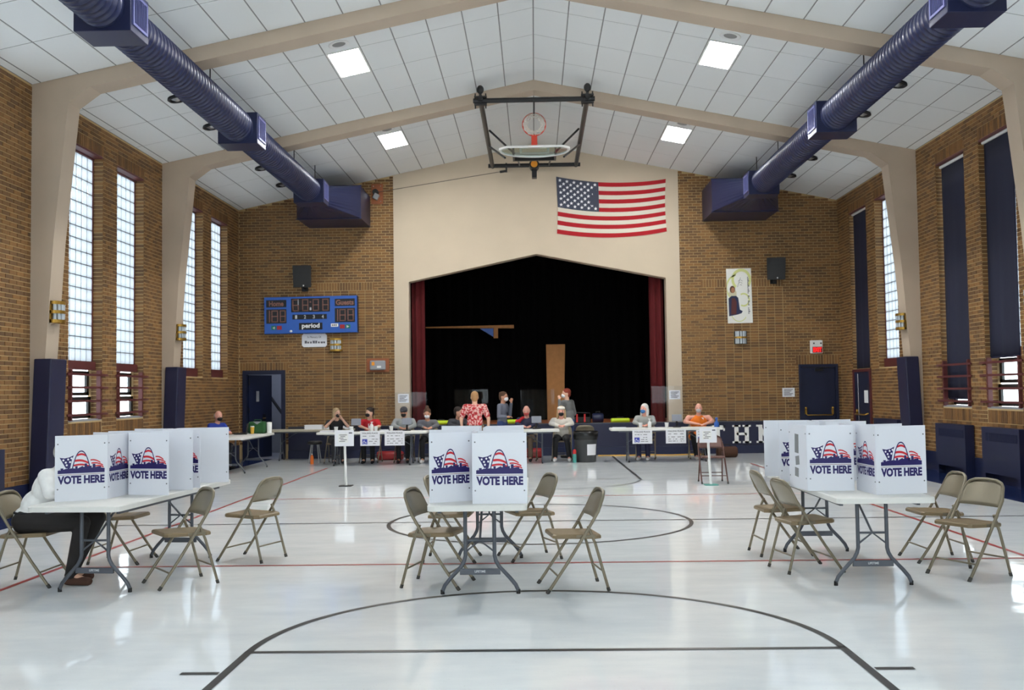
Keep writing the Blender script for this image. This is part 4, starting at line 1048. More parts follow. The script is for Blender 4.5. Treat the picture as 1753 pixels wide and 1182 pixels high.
dup(tab, (-6.21, 21.12, 0), 0, 'long white folding table with a green bag, where the man in blue sits')
bt = make_table('grey beige table against the end wall stacked with papers', 'table_grey'); bt.location = (-5.42, 24.16, 0); bt.rotation_euler = (0, 0, PI/2); bt.scale = (.8, .86, 1)
# ------------------------------------------------------------------ folding chairs (front is +y)
def make_chair(label, fm, sm):
    t = thing('folding_chair', label, 'chair', (0, 0, 0), 0, 'metal folding chairs')
    hw = .215
    side = lambda q: [(q*hw, .265, .0), (q*hw, .10, .235), (q*(hw-.003), -.075, .50), (q*(hw-.006), -.155, .63), (q*(hw-.03), -.20, .735)]
    top = [(-(hw-.03), -.20, .735), (-(hw-.055), -.212, .765), (-(hw-.105), -.220, .785), (0, -.224, .792), (hw-.105, -.220, .785), (hw-.055, -.212, .765), (hw-.03, -.20, .735)]
    ob('main_frame', lambda b: b.tube(side(-1)+top[1:-1]+side(1)[::-1], .013, fm, 8), t)
    def _rl(q): return [(q*(hw-.028), -.075, .515), (q*(hw-.025), -.13, .38), (q*(hw-.012), -.235, 0)]
    for q in (-1, 1):
        r_ = ob('rear_leg', lambda b: b.tube(_rl(q), .012, fm, 8), t); ob('foot_cap', lambda b: b.tube([(q*(hw-.012), -.235, 0), (q*(hw-.014), -.226, .03)], .0145, 'chair_foot', 8), r_)
        ob('foot_cap', lambda b: b.tube([(q*hw, .268, 0), (q*hw, .246, .03)], .0155, 'chair_foot', 8), t)
        ob('side_link', lambda b: b.box(q*(hw-.018)-.003, q*(hw-.018)+.003, -.13, .02, .425, .445, fm), t)
    ob('rear_stretcher', lambda b: b.tube([(-(hw-.017), -.193, .155), (hw-.017, -.193, .155)], .008, fm, 6), t)
    ob('front_stretcher', lambda b: b.tube([(-hw, .175, .13), (hw, .175, .13)], .008, fm, 6), t)
    def _bp(b):
        vs = []; fs = []; nu = 14; nv = 7
        for i in range(nu+1):
            u = -1+2*i/nu
            for j in range(nv+1):
                v = j/nv; e = (1-abs(u)**3.2)
                z0 = .575; z1 = .70+.085*(e**.55); z = z0+(z1-z0)*v
                x = u*(hw-.012-.02*max(0, (z-.66)/.12)); y = -.118-(z-.575)*.50-.022*(1-u*u)
                vs.append((x, y, z))
        for i in range(nu):
            for j in range(nv): fs.append((i*(nv+1)+j, (i+1)*(nv+1)+j, (i+1)*(nv+1)+j+1, i*(nv+1)+j+1))
        b.add(vs, fs, fm, True)
    o = ob('backrest', _bp, t); m_ = o.modifiers.new('s', 'SOLIDIFY'); m_.thickness = .012; m_.offset = 0
    def _st(b):
        pts = [(-.17, .21), (.17, .21), (.192, .185), (.195, -.14), (.165, -.185), (-.165, -.185), (-.195, -.14), (-.192, .185)]; n = 8
        R = lambda z, k: [(x*k, y*k, z+(y*.03)) for x, y in pts]
        L = [R(.416, .97), R(.420, 1), R(.440, 1), R(.450, .955), R(.448, .60)]; vs = sum(L, [])
        fs = [tuple(range(n-1, -1, -1)), tuple(range(4*n, 5*n))]
        for r_ in range(4): fs += [(r_*n+i, r_*n+(i+1) % n, (r_+1)*n+(i+1) % n, (r_+1)*n+i) for i in range(n)]
        b.add(vs, fs, sm)
    ob('seat', _st, t)
    return t
ch = make_chair('tan metal folding chair under the man in a white shirt', 'chair_tan', 'chair_seat')
def face(a): return math.radians(a-90)
ch.location = (-4.36, 8.60, 0); ch.rotation_euler = (0, 0, face(1))
TA, TBn, TC = 'voter\'s table', 'middle table', 'tape-marked booth\'s table'
for (x, y, a, l) in (
    (-4.04, 9.72, -3, f'tan folding chair tucked under the {TA} on the voter\'s own side'),
    (-3.03, 8.56, -142, f'tan folding chair turned at an angle across the {TA} from the voter'),
    (-2.76, 9.77, 160, f'tan folding chair pulled away from the {TA} towards the middle table'),
    (-.845, 8.40, -13, f'tan folding chair at the {TBn}, glass block window side, away from the stage'),
    (-.83, 9.62, -4, f'tan folding chair at the {TBn}, glass block window side, towards the stage'),
    (-.06, 9.70, -160, f'tan folding chair at the {TBn}, navy shade side, towards the stage'),
    (.30, 8.22, -170.5, f'tan folding chair at the {TBn}, navy shade side, away from the stage'),
    (2.327, 9.80, 4.4, f'tan folding chair at the {TC}, middle table side, towards the stage'),
    (2.333, 8.92, 11, f'tan folding chair at the {TC}, middle table side, away from the stage'),
    (3.674, 9.38, -177.6, f'tan folding chair at the {TC}, navy shade side, towards the stage'),
    (3.643, 8.60, -154, f'tan folding chair at the {TC}, navy shade side, away from the stage')):
    dup(ch, (x, y, 0), face(a), l)
SEATS = [('blue', -7.02, 21.75, -14, 'tan folding chair under the man in blue'), ('blonde', -4.62, 23.12, -90, 'tan folding chair under the blonde woman in black'), ('red', -3.80, 23.12, -95, 'tan folding chair under the person in a red shirt'),
         ('cap', -3.02, 23.12, -90, 'tan folding chair under the man in a grey cap'), ('wmask', -2.47, 23.14, -90, 'tan folding chair under the woman with a white mask and hair bun'), ('dark', -1.86, 23.15, -50, 'tan folding chair under the dark haired person in charcoal'),
         ('navyred', -.19, 23.12, -95, 'tan folding chair under the man in a navy and red jacket'), ('white', .60, 22.98, -96, 'tan folding chair under the woman in a cream jacket'), ('whitehair', 2.52, 23.10, -100, 'tan folding chair under the white haired woman'), ('orange', 3.72, 23.12, -92, 'tan folding chair under the person in orange')]
for k, x, y, a, l in SEATS: dup(ch, (x, y, 0), face(a), l)
dup(ch, (1.12, 23.05, 0), face(90), 'empty tan folding chair behind the bin')
cb2 = make_chair('brown metal folding chair behind the pole sign near the person in orange', 'chair_brown', 'chair_brown'); cb2.location = (2.985, 17.14, 0); cb2.rotation_euler = (0, 0, face(-91))
# ------------------------------------------------------------------ voting booths
def logo(b):                                   # local x -.5..0.5, z 0..1 in print units scaled by caller through M
    pass
PW, PH = .36, .275
def print_mesh():
    b = MB(); y0, y1 = -.0010, -.0002
    def P(pts, m, lay=0): b.prism([(x*PW, z*PH) for x, z in pts], y0-.0004*lay, y1-.0004*lay, m, 'y')
    # skyline
    sky = [(-.5, .318), (-.5, .42), (-.47, .42), (-.465, .46), (-.455, .42), (-.44, .42), (-.44, .48), (-.38, .48), (-.38, .44), (-.34, .46), (-.29, .47), (-.29, .55), (-.25, .55), (-.25, .47), (-.17, .47), (-.13, .46), (-.13, .53), (-.08, .53), (-.08, .46), (-.02, .50), (.03, .53), (.04, .50), (.07, .50), (.07, .60), (.12, .60), (.12, .52), (.17, .52), (.22, .53), (.22, .47), (.24, .47), (.24, .58), (.30, .58), (.30, .48), (.36, .50), (.42, .50), (.42, .46), (.5, .44), (.5, .318)]
    # triangulated as vertical slabs for safety
    for i in range(len(sky)-1):
        (xa, za), (xb, zb) = sky[i], sky[i+1]
        if xb-xa > .001 and min(za, zb) >= .36: P([(xa, .318), (xb, .318), (xb, zb), (xa, za)], 'print_navy', 2)
    # canton
    P([(-.46, .80), (-.36, .775), (-.26, .80), (-.16, .86), (-.20, .74), (-.235, .48), (-.33, .48)], 'print_navy')
    for (x, z) in ((-.38, .72), (-.28, .74), (-.21, .77), (-.33, .65), (-.24, .66), (-.31, .57)):
        P([(x+.022*math.cos(a), z+.030*math.sin(a)) for a in [2*PI*i/10 for i in range(10)]], 'print_white', 1)
    # arch
    def arch(x): 
        u = (x-.0)/.22; return .995-.50*(abs(u)**2.3)
    n = 24
    AP = [(-.205+.405*i/n) for i in range(n+1)]
    def az(x, k): u = (x+.0025)/(.2025*k); return .98*1.0-.60*(min(1, abs(u))**2.4) if k == 1 else .965-.60*(min(1, abs(u))**2.4)
    o = []; q = []
    for i in range(n+1):
        a = PI*i/n; x = -.0025-.205*math.cos(a); h = .42+.575*(1-(abs(math.cos(a))**2.3)); o.append((x, h)); q.append((-.0025-.182*math.cos(a), .42+.540*(1-(abs(math.cos(a))**2.3))))
    for i in range(n): P([o[i], o[i+1], q[i+1], q[i]], 'print_navy', 2 if i > n*.55 else 1)
    def inx(z):
        t = 1-(z-.42)/.548; return .186*(max(0, t)**(1/2.3))
    def stripe(z0l, z0r, th, m, lay=0):
        L = 10; up = []; dn = []
        zl = z0l; xl = -.0025-inx(zl)+.004; xr = -.0025+inx(z0r)-.004
        for i in range(L+1):
            u = i/L; x = xl+(xr-xl)*u; z = zl+(z0r-zl)*u+.05*math.sin(PI*u*.9); up.append((x, min(z+th/2, .955))); dn.append((x, z-th/2))
        for i in range(L): P([dn[i], dn[i+1], up[i+1], up[i]], m, lay)
    stripe(.85, .82, .06, 'print_red'); stripe(.69, .60, .065, 'print_red'); stripe(.55, .50, .055, 'print_red')
    # second wave of the flag
    for (za, zb, x0, x1) in ((.70, .615, .195, .41), (.605, .535, .215, .465), (.515, .475, .30, .48)):
        L = 8
        for i in range(L):
            f = lambda u: (x0+(x1-x0)*u, za+(zb-za)*u**1.6+.02*math.sin(PI*u))
            a, c = f(i/L), f((i+1)/L); P([(a[0], a[1]-.024), (c[0], c[1]-.018), (c[0], c[1]+.014), (a[0], a[1]+.022)], 'print_red')
    P([(-.5, .272), (.5, .272), (.5, .285), (-.5, .285)], 'print_brown')
    return b.mesh('printed_emblem')
EMB = print_mesh()
def letter_mesh():
    b = MB(); text(b, 'VOTE HERE', 0, .125*PH, PW*1.0, .25*PH, 'print_navy', -.0008, .001); return b.mesh('printed_lettering')
LET = letter_mesh()
BH, BT = .54, .004
def booth(pts, label, extra=None, outside=1, prints=(1, 1, 1)):
    c = Vector((sum(p[0] for p in pts)/4, sum(p[1] for p in pts)/4))
    t = thing('voting_booth', label, 'voting booth', (c.x, c.y, .7405), 0, 'table top voting booths')
    inside = Vector(((pts[0][0]+pts[3][0])/2, (pts[0][1]+pts[3][1])/2))
    for k in range(3):
        a, b_ = Vector(pts[k]), Vector(pts[k+1]); mid = (a+b_)/2; d = b_-a; n = Vector((-d.y, d.x)).normalized()
        inner = Vector(((pts[0][0]+pts[1][0]+pts[2][0]+pts[3][0])/4, (pts[0][1]+pts[1][1]+pts[2][1]+pts[3][1])/4))
        if n.dot(mid-inner) < 0: n = -n                 # n points outside
        # local frame: -y outwards
        ang = math.atan2(-n.x*-1, -n.y*1) if 0 else math.atan2(n.y, n.x)+PI/2
        L = d.length
        o = ob('side_wing' if k != 1 else 'back_panel', lambda bb: bb.box(-L/2+.001, L/2-.001, -BT/2, BT/2, 0, BH, 'booth'), t, (mid.x-c.x, mid.y-c.y, 0), ang)
        if prints[k]:
            sc = min(1.0, (L-.04)/PW)
            for me, nm in ((EMB, 'printed_emblem'), (LET, 'printed_lettering')):
                p_ = link(nm, me, o, (0, -BT/2, .14)); p_.scale = (sc, 1, 1)
        for z in (.10, .47):
            for e in (-1, 1): ob('rivet', lambda bb: bb.tube([(e*(L/2-.022), -BT/2-.002, z), (e*(L/2-.022), BT/2+.002, z)], .006, 'rivet', 8), o)
        if extra == k:
            for (x0, z0, w, h, r) in ((-.02, .30, .085, .16, .05), (-.01, .20, .085, .075, -.12), (-.03, .10, .085, .075, .08)):
                M = Matrix.Translation((x0, 0, z0+h/2)) @ Matrix.Rotation(r, 4, 'Y'); ob('grey_tape', lambda bb: bb.box(-w/2, w/2, -BT/2-.0015, -BT/2-.0003, -h/2, h/2, 'tape_grey', M), o)
for pts, lab in (
    ([(-3.95, 8.17), (-3.60, 8.37), (-3.585, 8.79), (-3.97, 8.93)], 'white VOTE HERE booth hiding the face of the man in a white shirt'),
    ([(-3.17, 8.62), (-3.56, 8.71), (-3.53, 9.12), (-3.12, 9.08)], 'white VOTE HERE booth facing the angled chair across from the white shirt voter'),
    ([(-3.93, 9.15), (-3.55, 9.25), (-3.52, 9.68), (-3.93, 9.76)], 'white booth behind the white shirt voter\'s booth, by the tucked-in chair'),
    ([(-3.12, 9.28), (-3.50, 9.35), (-3.48, 9.76), (-3.03, 9.86)], 'white booth at the stage end of the white shirt voter\'s table, facing the pulled-away chair'),
    ([(-.07, 7.68), (-.49, 7.70), (-.47, 8.12), (-.10, 8.20)], 'white VOTE HERE booth foremost on the middle table, facing the navy shade side'),
    ([(-.83, 7.78), (-.51, 7.93), (-.515, 8.36), (-.90, 8.48)], 'white VOTE HERE booth foremost on the middle table, facing the glass block window side'),
    ([(-.12, 8.75), (-.46, 8.80), (-.45, 9.22), (-.11, 9.30)], 'white booth at the stage end of the middle table, facing the navy shade side'),
    ([(-.83, 8.85), (-.50, 8.86), (-.50, 9.28), (-.88, 9.38)], 'white booth at the stage end of the middle table, facing the glass block window side'),
    ([(3.11, 8.10), (2.68, 8.0), (2.66, 8.42), (3.09, 8.55)], 'white VOTE HERE booth foremost on its table, beside the tape-marked booth'),
    ([(2.58, 9.27), (2.20, 9.20), (2.215, 9.62), (2.6, 9.72)], 'white booth behind the tape-marked booth'),
    ([(3.02, 9.25), (2.66, 9.28), (2.65, 9.70), (3.05, 9.80)], 'white booth behind the foremost booth on the tape-marked booth\'s table')):
    if 'behind the tape-marked' in lab: pts = [(2.21, 9.20), (2.60, 9.27), (2.61, 9.70), (2.21, 9.80)]
    booth(pts, lab)
booth([(2.20, 8.79), (2.24, 8.37), (2.615, 8.35), (2.63, 8.77)], 'white VOTE HERE booth with three grey tape strips on its side', extra=0, prints=(0, 1, 1))
# ------------------------------------------------------------------ signs
def sign_content(b, w, h, y, icon=True, seed=0):
    r_ = random.Random(seed); text(b, 'polling', 0, h*.36, w*.78, h*.10, 'ink', y, .001)
    for i, z in enumerate((.16, -.05, -.2, -.34)):
        x = -w*.38
        while x < w*.36:
            l_ = r_.uniform(.05, .2)*w
            if not (icon and z < -.0 and x < -w*.08): b.box(x, min(w*.4, x+l_), y-.0012, y-.0002, z*h-.006, z*h+.006, 'ink')
            x += l_+w*r_.uniform(.03, .16)
    if icon:
        b.box(-w*.40, -w*.14, y-.0012, y-.0002, -h*.40, -h*.04, 'ink_blue')
        b.tube([(-w*.30, y-.0016, -h*.12), (-w*.30, y-.0016, -h*.24), (-w*.22, y-.0016, -h*.25), (-w*.19, y-.0016, -h*.34)], .006, 'paper', 4)
        b.tube([(-w*.29+.03*math.cos(a), y-.0016, -h*.28+.03*math.sin(a)) for a in [PI*.6+PI*1.2*i/10 for i in range(11)]], .004, 'paper', 4)
def paper_sign(x, z, w, h, label, icon, y=21.945, seed=1):
    t = thing('table_sign', label, 'paper sign', (x, y, z), 0, 'paper signs taped to the check-in tables')
    s_ = ob('sheet', lambda b: b.box(-w/2, w/2, -.002, 0, -h/2, h/2, 'paper'), t); ob('printed_text', lambda b: sign_content(b, w, h, -.002, icon, seed), s_)
paper_sign(-3.63, .60, .43, .32, 'white paper sign with blue wheelchair symbol below the person in red', True, 21.945, 2)
paper_sign(-3.09, .60, .44, .32, 'white text-only paper sign below the man in a grey cap', False, 21.945, 3)
paper_sign(2.32, .56, .43, .30, 'white paper sign with blue wheelchair symbol below the white haired woman', True, 21.945, 4)
paper_sign(3.05, .565, .44, .31, 'white text-only paper sign beside the person in orange', False, 21.945, 5)
paper_sign(3.66, .555, .34, .27, 'white paper sign with wheelchair symbol partly behind the pole sign', True, 21.945, 6)
def pole_sign(x, y, z, w, h, lean, label, basem):
    t = thing('pole_sign', label, 'sign stand', (x, y, 0), 0, 'white pole signs')
    ob('base', lambda b: (b.bbox(-.11, .11, -.10, .10, 0, .014, basem, .004),), t)
    ob('pole', lambda b: b.tube([(0, 0, .012), (lean, 0, z)], .021, 'white', 10), t)
    s_ = ob('sign_board', lambda b: b.box(lean-w/2, lean+w/2, -.032, -.022, z-h/2, z+h/2, 'paper'), t)
    def _tx(b):
        b.box(lean-w*.32, lean+w*.2, -.0332, -.0322, z-h*.28, z+h*.28, 'white')
        for i in range(5): b.box(lean-w*.26+.02*(i % 2), lean+w*.14-.03*(i % 3), -.0345, -.0333, z+h*(.2-.1*i)-.005, z+h*(.2-.1*i)+.005, 'ink')
        b.box(lean+w*.24, lean+w*.42, -.0335, -.0322, z+h*.28, z+h*.36, 'ink')
    ob('printed_text', _tx, s_)
pole_sign(-3.28, 17.28, .825, .33, .275, -.02, 'white pole sign on a dark flat base, standing alone', 'black_plastic')
pole_sign(2.88, 16.70, .825, .285, .25, -.035, 'white pole sign on a teal base in front of the brown chair', 'teal')
# ------------------------------------------------------------------ bin, bottles, table things
tc_ = thing('trash_bin', 'dark grey round bin with black liner and white label', 'bin', (1.11, 22.38, 0))
ob('body', lambda b: b.lathe([(.21, 0), (.22, .01), (.255, .60), (.27, .61), (.27, .66), (.25, .66), (.24, .62)], 'bin_grey', 28), tc_)
ob('liner', lambda b: b.lathe([(.262+.012*0, .50), (.278, .56), (.283, .66), (.27, .685), (.235, .66), (.20, .40)], 'black_gloss', 28, caps=False), tc_)
def _lab(b):
    vs = []
    for z in (.16, .40):
        for k in range(9):
            a = math.radians(-90+4+k*7.5); r_ = .2225+(z/.6)*.035; vs.append((r_*math.cos(a), r_*math.sin(a), z))
    b.add(vs, [(k, k+1, 9+k+1, 9+k) for k in range(8)], 'paper')
ob('label_sheet', _lab, tc_)
def bottle(name, x, y, z, prof, m, capm, label, cat='bottle', group=None, cap=None):
    t = thing(name, label, cat, (x, y, z), 0, group); ob('body', lambda b: b.lathe(prof, m, 14), t)
    if cap: ob('cap', lambda b: b.lathe(cap, capm, 12), t)
    return t
bottle('drink_bottle', -5.09, 22.74, 0, [(.035, 0), (.038, .02), (.038, .15), (.03, .18), (.014, .21)], 'orange_box', 'white', 'orange drink bottle on the floor by the end of the check-in table', cap=[(.016, .21), (.016, .235)])
bottle('water_bottle', .85, 22.2, 0, [(.04, 0), (.042, .02), (.042, .17), (.036, .19)], 'teal', 'redmat', 'teal water bottle with red lid on the floor beside the bin', cap=[(.038, .19), (.038, .27), (.02, .29)])
TZ = .7405
cup = None
CUPS = [(-4.40, 'below the blonde woman'), (-4.06, 'between the blonde woman and the person in red'), (-3.52, 'beside the person in red'), (-3.18, 'in front of the man in a grey cap'), (2.30, 'in front of the white haired woman'), (2.87, 'beside the tablet stand near the person in orange')]
for i, (x, w) in enumerate(CUPS):
    l = f'white foam cup on the check-in table {w}'
    if cup is None:
        cup = thing('foam_cup', l, 'cup', (x, 22.06, TZ), 0, 'white foam cups'); ob('body', lambda b: b.lathe([(.030, 0), (.033, .005), (.045, .115), (.047, .12), (.043, .118), (.032, .02)], 'white', 16), cup)
    else: dup(cup, (x, 22.06, TZ), 0, l)
bottle('sanitizer_bottle', 2.50, 22.10, TZ, [(.036, 0), (.04, .01), (.04, .12), (.02, .15)], 'white', 'white', 'white pump bottle in front of the white haired woman', cap=[(.012, .15), (.012, .19), (.03, .195), (.03, .21)])
bottle('sanitizer_bottle', -3.62, 22.12, TZ, [(.036, 0), (.04, .01), (.04, .14), (.02, .17)], 'white', 'white', 'white pump bottle in front of the person in red', cap=[(.012, .17), (.012, .20), (.03, .205), (.03, .22)])
bottle('spray_bottle', 4.00, 22.30, TZ, [(.05, 0), (.055, .01), (.055, .09), (.02, .13), (.018, .15)], 'board_blue', 'board_blue', 'blue spray bottle beside the person in orange', cap=[(.02, .15), (.03, .16), (.03, .20), (.02, .21)])
def tablet(x, y, rz, label):
    t = thing('tablet_stand', label, 'tablet', (x, y, TZ), rz, 'check-in tablets'); ob('base', lambda b: b.bbox(-.09, .09, -.08, .08, 0, .02, 'black_plastic', .006), t)
    ob('stand_arm', lambda b: b.tube([(0, .02, .02), (0, .05, .14), (0, 0, .19)], .022, 'black_plastic', 8), t)
    M = Matrix.Translation((0, -.01, .21)) @ Matrix.Rotation(-.35, 4, 'X')
    ob('tablet_body', lambda b: b.bbox(-.11, .11, -.008, .008, -.08, .08, 'hall_grey', .006, M), t); ob('screen', lambda b: b.box(-.10, .10, .0082, .0095, -.07, .07, 'black', M), t)
tablet(.02, 22.45, .1, 'grey check-in tablet beside the woman in a cream jacket'); tablet(3.14, 22.40, -.1, 'grey check-in tablet on a black stand beside the person in orange'); tablet(-2.88, 22.42, .05, 'grey check-in tablet on a black stand in front of the man in a grey cap'); tablet(-4.02, 22.42, .05, 'grey check-in tablet on a black stand between the blonde woman and the person in red')
def shield(x, w, h, label):
    t = thing('acrylic_shield', label, 'clear shield', (x, 22.28, TZ), 0, 'clear acrylic shields'); ob('clear_panel', lambda b: b.box(-w/2, w/2, -.003, .003, .005, h, 'acrylic'), t)
    for s in (-1, 1): ob('foot', lambda b: b.prism([(-.10, 0), (.10, 0), (.012, .10), (-.012, .10)], s*w*.38-.004, s*w*.38+.004, 'acrylic', 'x'), t)
shield(-4.05, 1.0, .86, 'clear acrylic shield between the blonde woman and the person in red'); shield(-2.86, .9, .86, 'clear acrylic shield before the man in a grey cap'); shield(-1.42, .75, .90, 'clear acrylic shield beside the dark haired person in charcoal'); shield(.05, .75, .88, 'clear acrylic shield between the navy jacket man and the woman in cream'); shield(2.95, .75, .92, 'clear acrylic shield between the white haired woman and the person in orange')
# things on the green bag table
lap = thing('laptop', 'black laptop open in front of the man in blue', 'laptop', (-6.38, 21.55, TZ+.012), PI/2+.2); ob('keyboard_base', lambda b: b.bbox(-.17, .17, -.12, .12, 0, .02, 'black_plastic', .004), lap); ob('screen', lambda b: b.box(-.17, .17, -.14, -.125, .012, .24, 'black_plastic', Matrix.Rotation(.15, 4, 'X')), lap)
gb = thing('tote_bag', 'green fabric bag on the table of the man in blue', 'bag', (-6.13, 22.00, TZ)); ob('bag_body', lambda b: b.bbox(-.17, .19, -.13, .13, 0, .26, 'green', .03), gb); ob('bag_flap', lambda b: b.prism([(-.06, .262), (.12, .262), (.03, .20)], -.136, -.131, 'hall_grey', 'y'), gb)
ob('bag_handle', lambda b: b.tube([(-.08, 0, .25), (-.06, 0, .30), (.08, 0, .30), (.10, 0, .25)], .01, 'green', 6), gb)
bottle('iced_coffee_cup', -6.18, 21.78, TZ, [(.03, 0), (.034, .01), (.045, .14), (.047, .15)], 'yellow', 'white', 'yellow patterned drink cup beside the green bag', 'cup', cap=[(.048, .15), (.04, .17)])
bottle('paper_towel_roll', -5.87, 22.02, TZ, [(.055, 0), (.056, .01), (.056, .24), (.02, .245)], 'white', 'white', 'white paper towel roll standing beside the green bag', 'paper roll')
def papers(x, y, w, d, n, rz, label):
    t = thing('paper_stack', label, 'papers', (x, y, TZ), rz, 'paper stacks'); 
    for i in range(n): ob('sheet_bundle', lambda b: b.box(-w/2+.01*(i % 2), w/2, -d/2, d/2-.012*(i % 3), i*.021, i*.021+.02, 'paper'), t)
papers(-5.35, 24.12, .42, .3, 5, .1, 'tallest stack of white papers on the grey beige table'); papers(-4.93, 24.15, .3, .25, 3, -.2, 'low stack of white papers on the grey beige table near the blonde woman'); papers(-4.62, 24.1, .26, .22, 4, .2, 'small stack of white papers on the grey beige table behind the blonde woman'); papers(-.42, 22.10, .24, .16, 1, .1, 'loose papers on the check-in table before the navy jacket man'); papers(1.85, 22.3, .3, .22, 1, -.1, 'loose papers near the end of the check-in table by the white haired woman')
papers(-3.36, 22.15, .2, .16, 2, .3, 'papers in front of the person in red'); papers(-4.6, 22.13, .3, .22, 2, -.1, 'papers in front of the blonde woman')
# floor and stage clutter
def duffel(x, y, z, l, r, m, label, rz=0, cat='bag', nm='duffel_bag'):
    t = thing(nm, label, cat, (x, y, z), rz); ob('bag_body', lambda b: b.lathe([(.01, -l), (r*.8, -l*.97), (r, -l*.85), (r, l*.85), (r*.8, l*.97), (.01, l)], m, 16, (0, 0, 0), Matrix.Translation((0, 0, r*.9)) @ Matrix.Diagonal((1, 1, .9, 1)) @ Matrix.Rotation(PI/2, 4, 'Y')), t)
    ob('carry_strap', lambda b: b.tube([(-l*.4, 0, r*1.75), (-l*.3, 0, r*2.1), (l*.3, 0, r*2.1), (l*.4, 0, r*1.75)], .012, 'black_plastic', 6), t)
duffel(4.40, 23.3, 0, .24, .14, 'robe_brown', 'dark brown duffel bag on the floor below the white letters'); duffel(-3.45, 23.75, 0, .32, .12, 'led_red', 'dull red bag on the floor behind the person in red'); duffel(-.05, 23.9, 0, .2, .13, 'led_red', 'small red bag on the floor behind the navy jacket man')
for x, l in ((-2.35, 'neon green vest bundle on the stage edge behind the woman with a hair bun'), (-.66, 'neon green vest bundle on the stage edge behind the standing person in grey'), (2.10, 'neon green vest bundle on the stage edge beside the white haired woman')): duffel(x, YB+.25, SF, .24, .06, 'neon', l, .1, 'vest', 'safety_vest_bundle')
duffel(1.55, YB+.3, SF, .14, .13, 'navy', 'blue bag on the stage edge', .0)
ct = thing('hand_cart', 'black folded hand cart with red straps on the stage edge behind the bin', 'cart', (1.12, YB+.35, SF)); ob('bin_part', lambda b: b.bbox(-.25, .25, -.12, .12, .0, .14, 'black_plastic', .02), ct); ob('handle', lambda b: b.tube([(-.2, 0, .12), (-.16, -.02, .26), (.24, -.02, .24), (.24, 0, .12)], .012, 'dark_metal', 6), ct)
for q in (-.09, .1): ob('red_strap', lambda b: b.box(q-.02, q+.02, -.13, -.1205, .02, .22, 'redmat'), ct)
tag(ob('floor_cable', lambda b: b.tube([(1.5, 24.35, .012), (2.2, 24.30, .012), (2.7, 24.4, .012), (3.2, 24.2, .012), (3.7, 24.35, .012), (4.1, 24.3, .012)], .012, 'yellow', 6)), 'yellow extension cable lying on the floor along the stage front', 'cable')
st_ = thing('stool', 'black padded stool beside the end of the check-in table', 'stool', (-5.12, 23.2, 0)); ob('seat', lambda b: b.lathe([(.13, .42), (.17, .43), (.17, .48), (.15, .50)], 'black', 18), st_)
for k in range(4):
    a = PI/4+k*PI/2; ob('leg', lambda b: b.tube([(.10*math.cos(a), .10*math.sin(a), .42), (.17*math.cos(a), .17*math.sin(a), 0)], .013, 'steel', 8), st_)
# ------------------------------------------------------------------ people
for n_, c_ in dict(skin_a=(226, 178, 152), skin_b=(206, 150, 122), skin_c=(232, 170, 150), hair_dark=(44, 32, 28), hair_brown=(84, 58, 40), hair_blonde=(176, 150, 112), hair_grey=(176, 172, 168), hair_white=(222, 220, 216), hair_red=(126, 44, 22), hair_short_blond=(170, 128, 86),
    cl_blue=(36, 62, 158), cl_black=(24, 24, 28), cl_red=(196, 24, 36), cl_grey=(132, 136, 142), cl_grey2=(112, 112, 118), cl_char=(58, 58, 64), cl_slate=(104, 108, 122), cl_navy=(40, 42, 72), cl_cream=(224, 218, 208), cl_tweed=(110, 112, 112), cl_orange=(232, 120, 24), cl_white=(240, 240, 238), cl_jean=(52, 70, 116), cl_dark=(30, 26, 26), cl_khaki=(110, 92, 76), shoe_white=(220, 216, 216), shoe_brown=(74, 46, 34), mask_blue=(64, 122, 186), mask_grey=(186, 186, 190), mask_black=(24, 24, 26), mask_white=(238, 240, 244), mask_red=(190, 70, 62), eye=(30, 24, 22), cl_ltgrey=(168, 170, 166)).items():
    mat(n_, c_, .8 if not n_.startswith(('skin', 'eye')) else .55, noise=.06 if n_.startswith(('cl_', 'hair')) else 0, nscale=18, bump=.55 if n_.startswith('cl_') else 0, bscale=11)
def floral():
    m = mat('cl_floral', (190, 40, 46), .85); nt = m.node_tree; b = nt.nodes['Principled BSDF']
    tc = nt.nodes.new('ShaderNodeTexCoord'); v = nt.nodes.new('ShaderNodeTexNoise'); v.inputs['Scale'].default_value = 24; v.inputs['Detail'].default_value = 3
    r = nt.nodes.new('ShaderNodeValToRGB'); e = r.color_ramp.elements; e[0].position = .46; e[0].color = (*s2l((176, 28, 38)), 1); e[1].position = .56; e[1].color = (*s2l((222, 176, 170)), 1)
    nt.links.new(tc.outputs['Object'], v.inputs['Vector']); nt.links.new(v.outputs['Fac'], r.inputs[0]); nt.links.new(r.outputs[0], b.inputs['Base Color'])
floral()
PEND = []
def remesh(name, b, m, parent, vox=.013, it=3, extra=None):
    b.mats = [m]; b.m = [0]*len(b.m)
    o = b.build(name, parent); r = o.modifiers.new('r', 'REMESH'); r.mode = 'VOXEL'; r.voxel_size = vox; r.use_smooth_shade = True
    s = o.modifiers.new('s', 'SMOOTH'); s.iterations = it; s.factor = .5
    PEND.append((o, extra)); return o
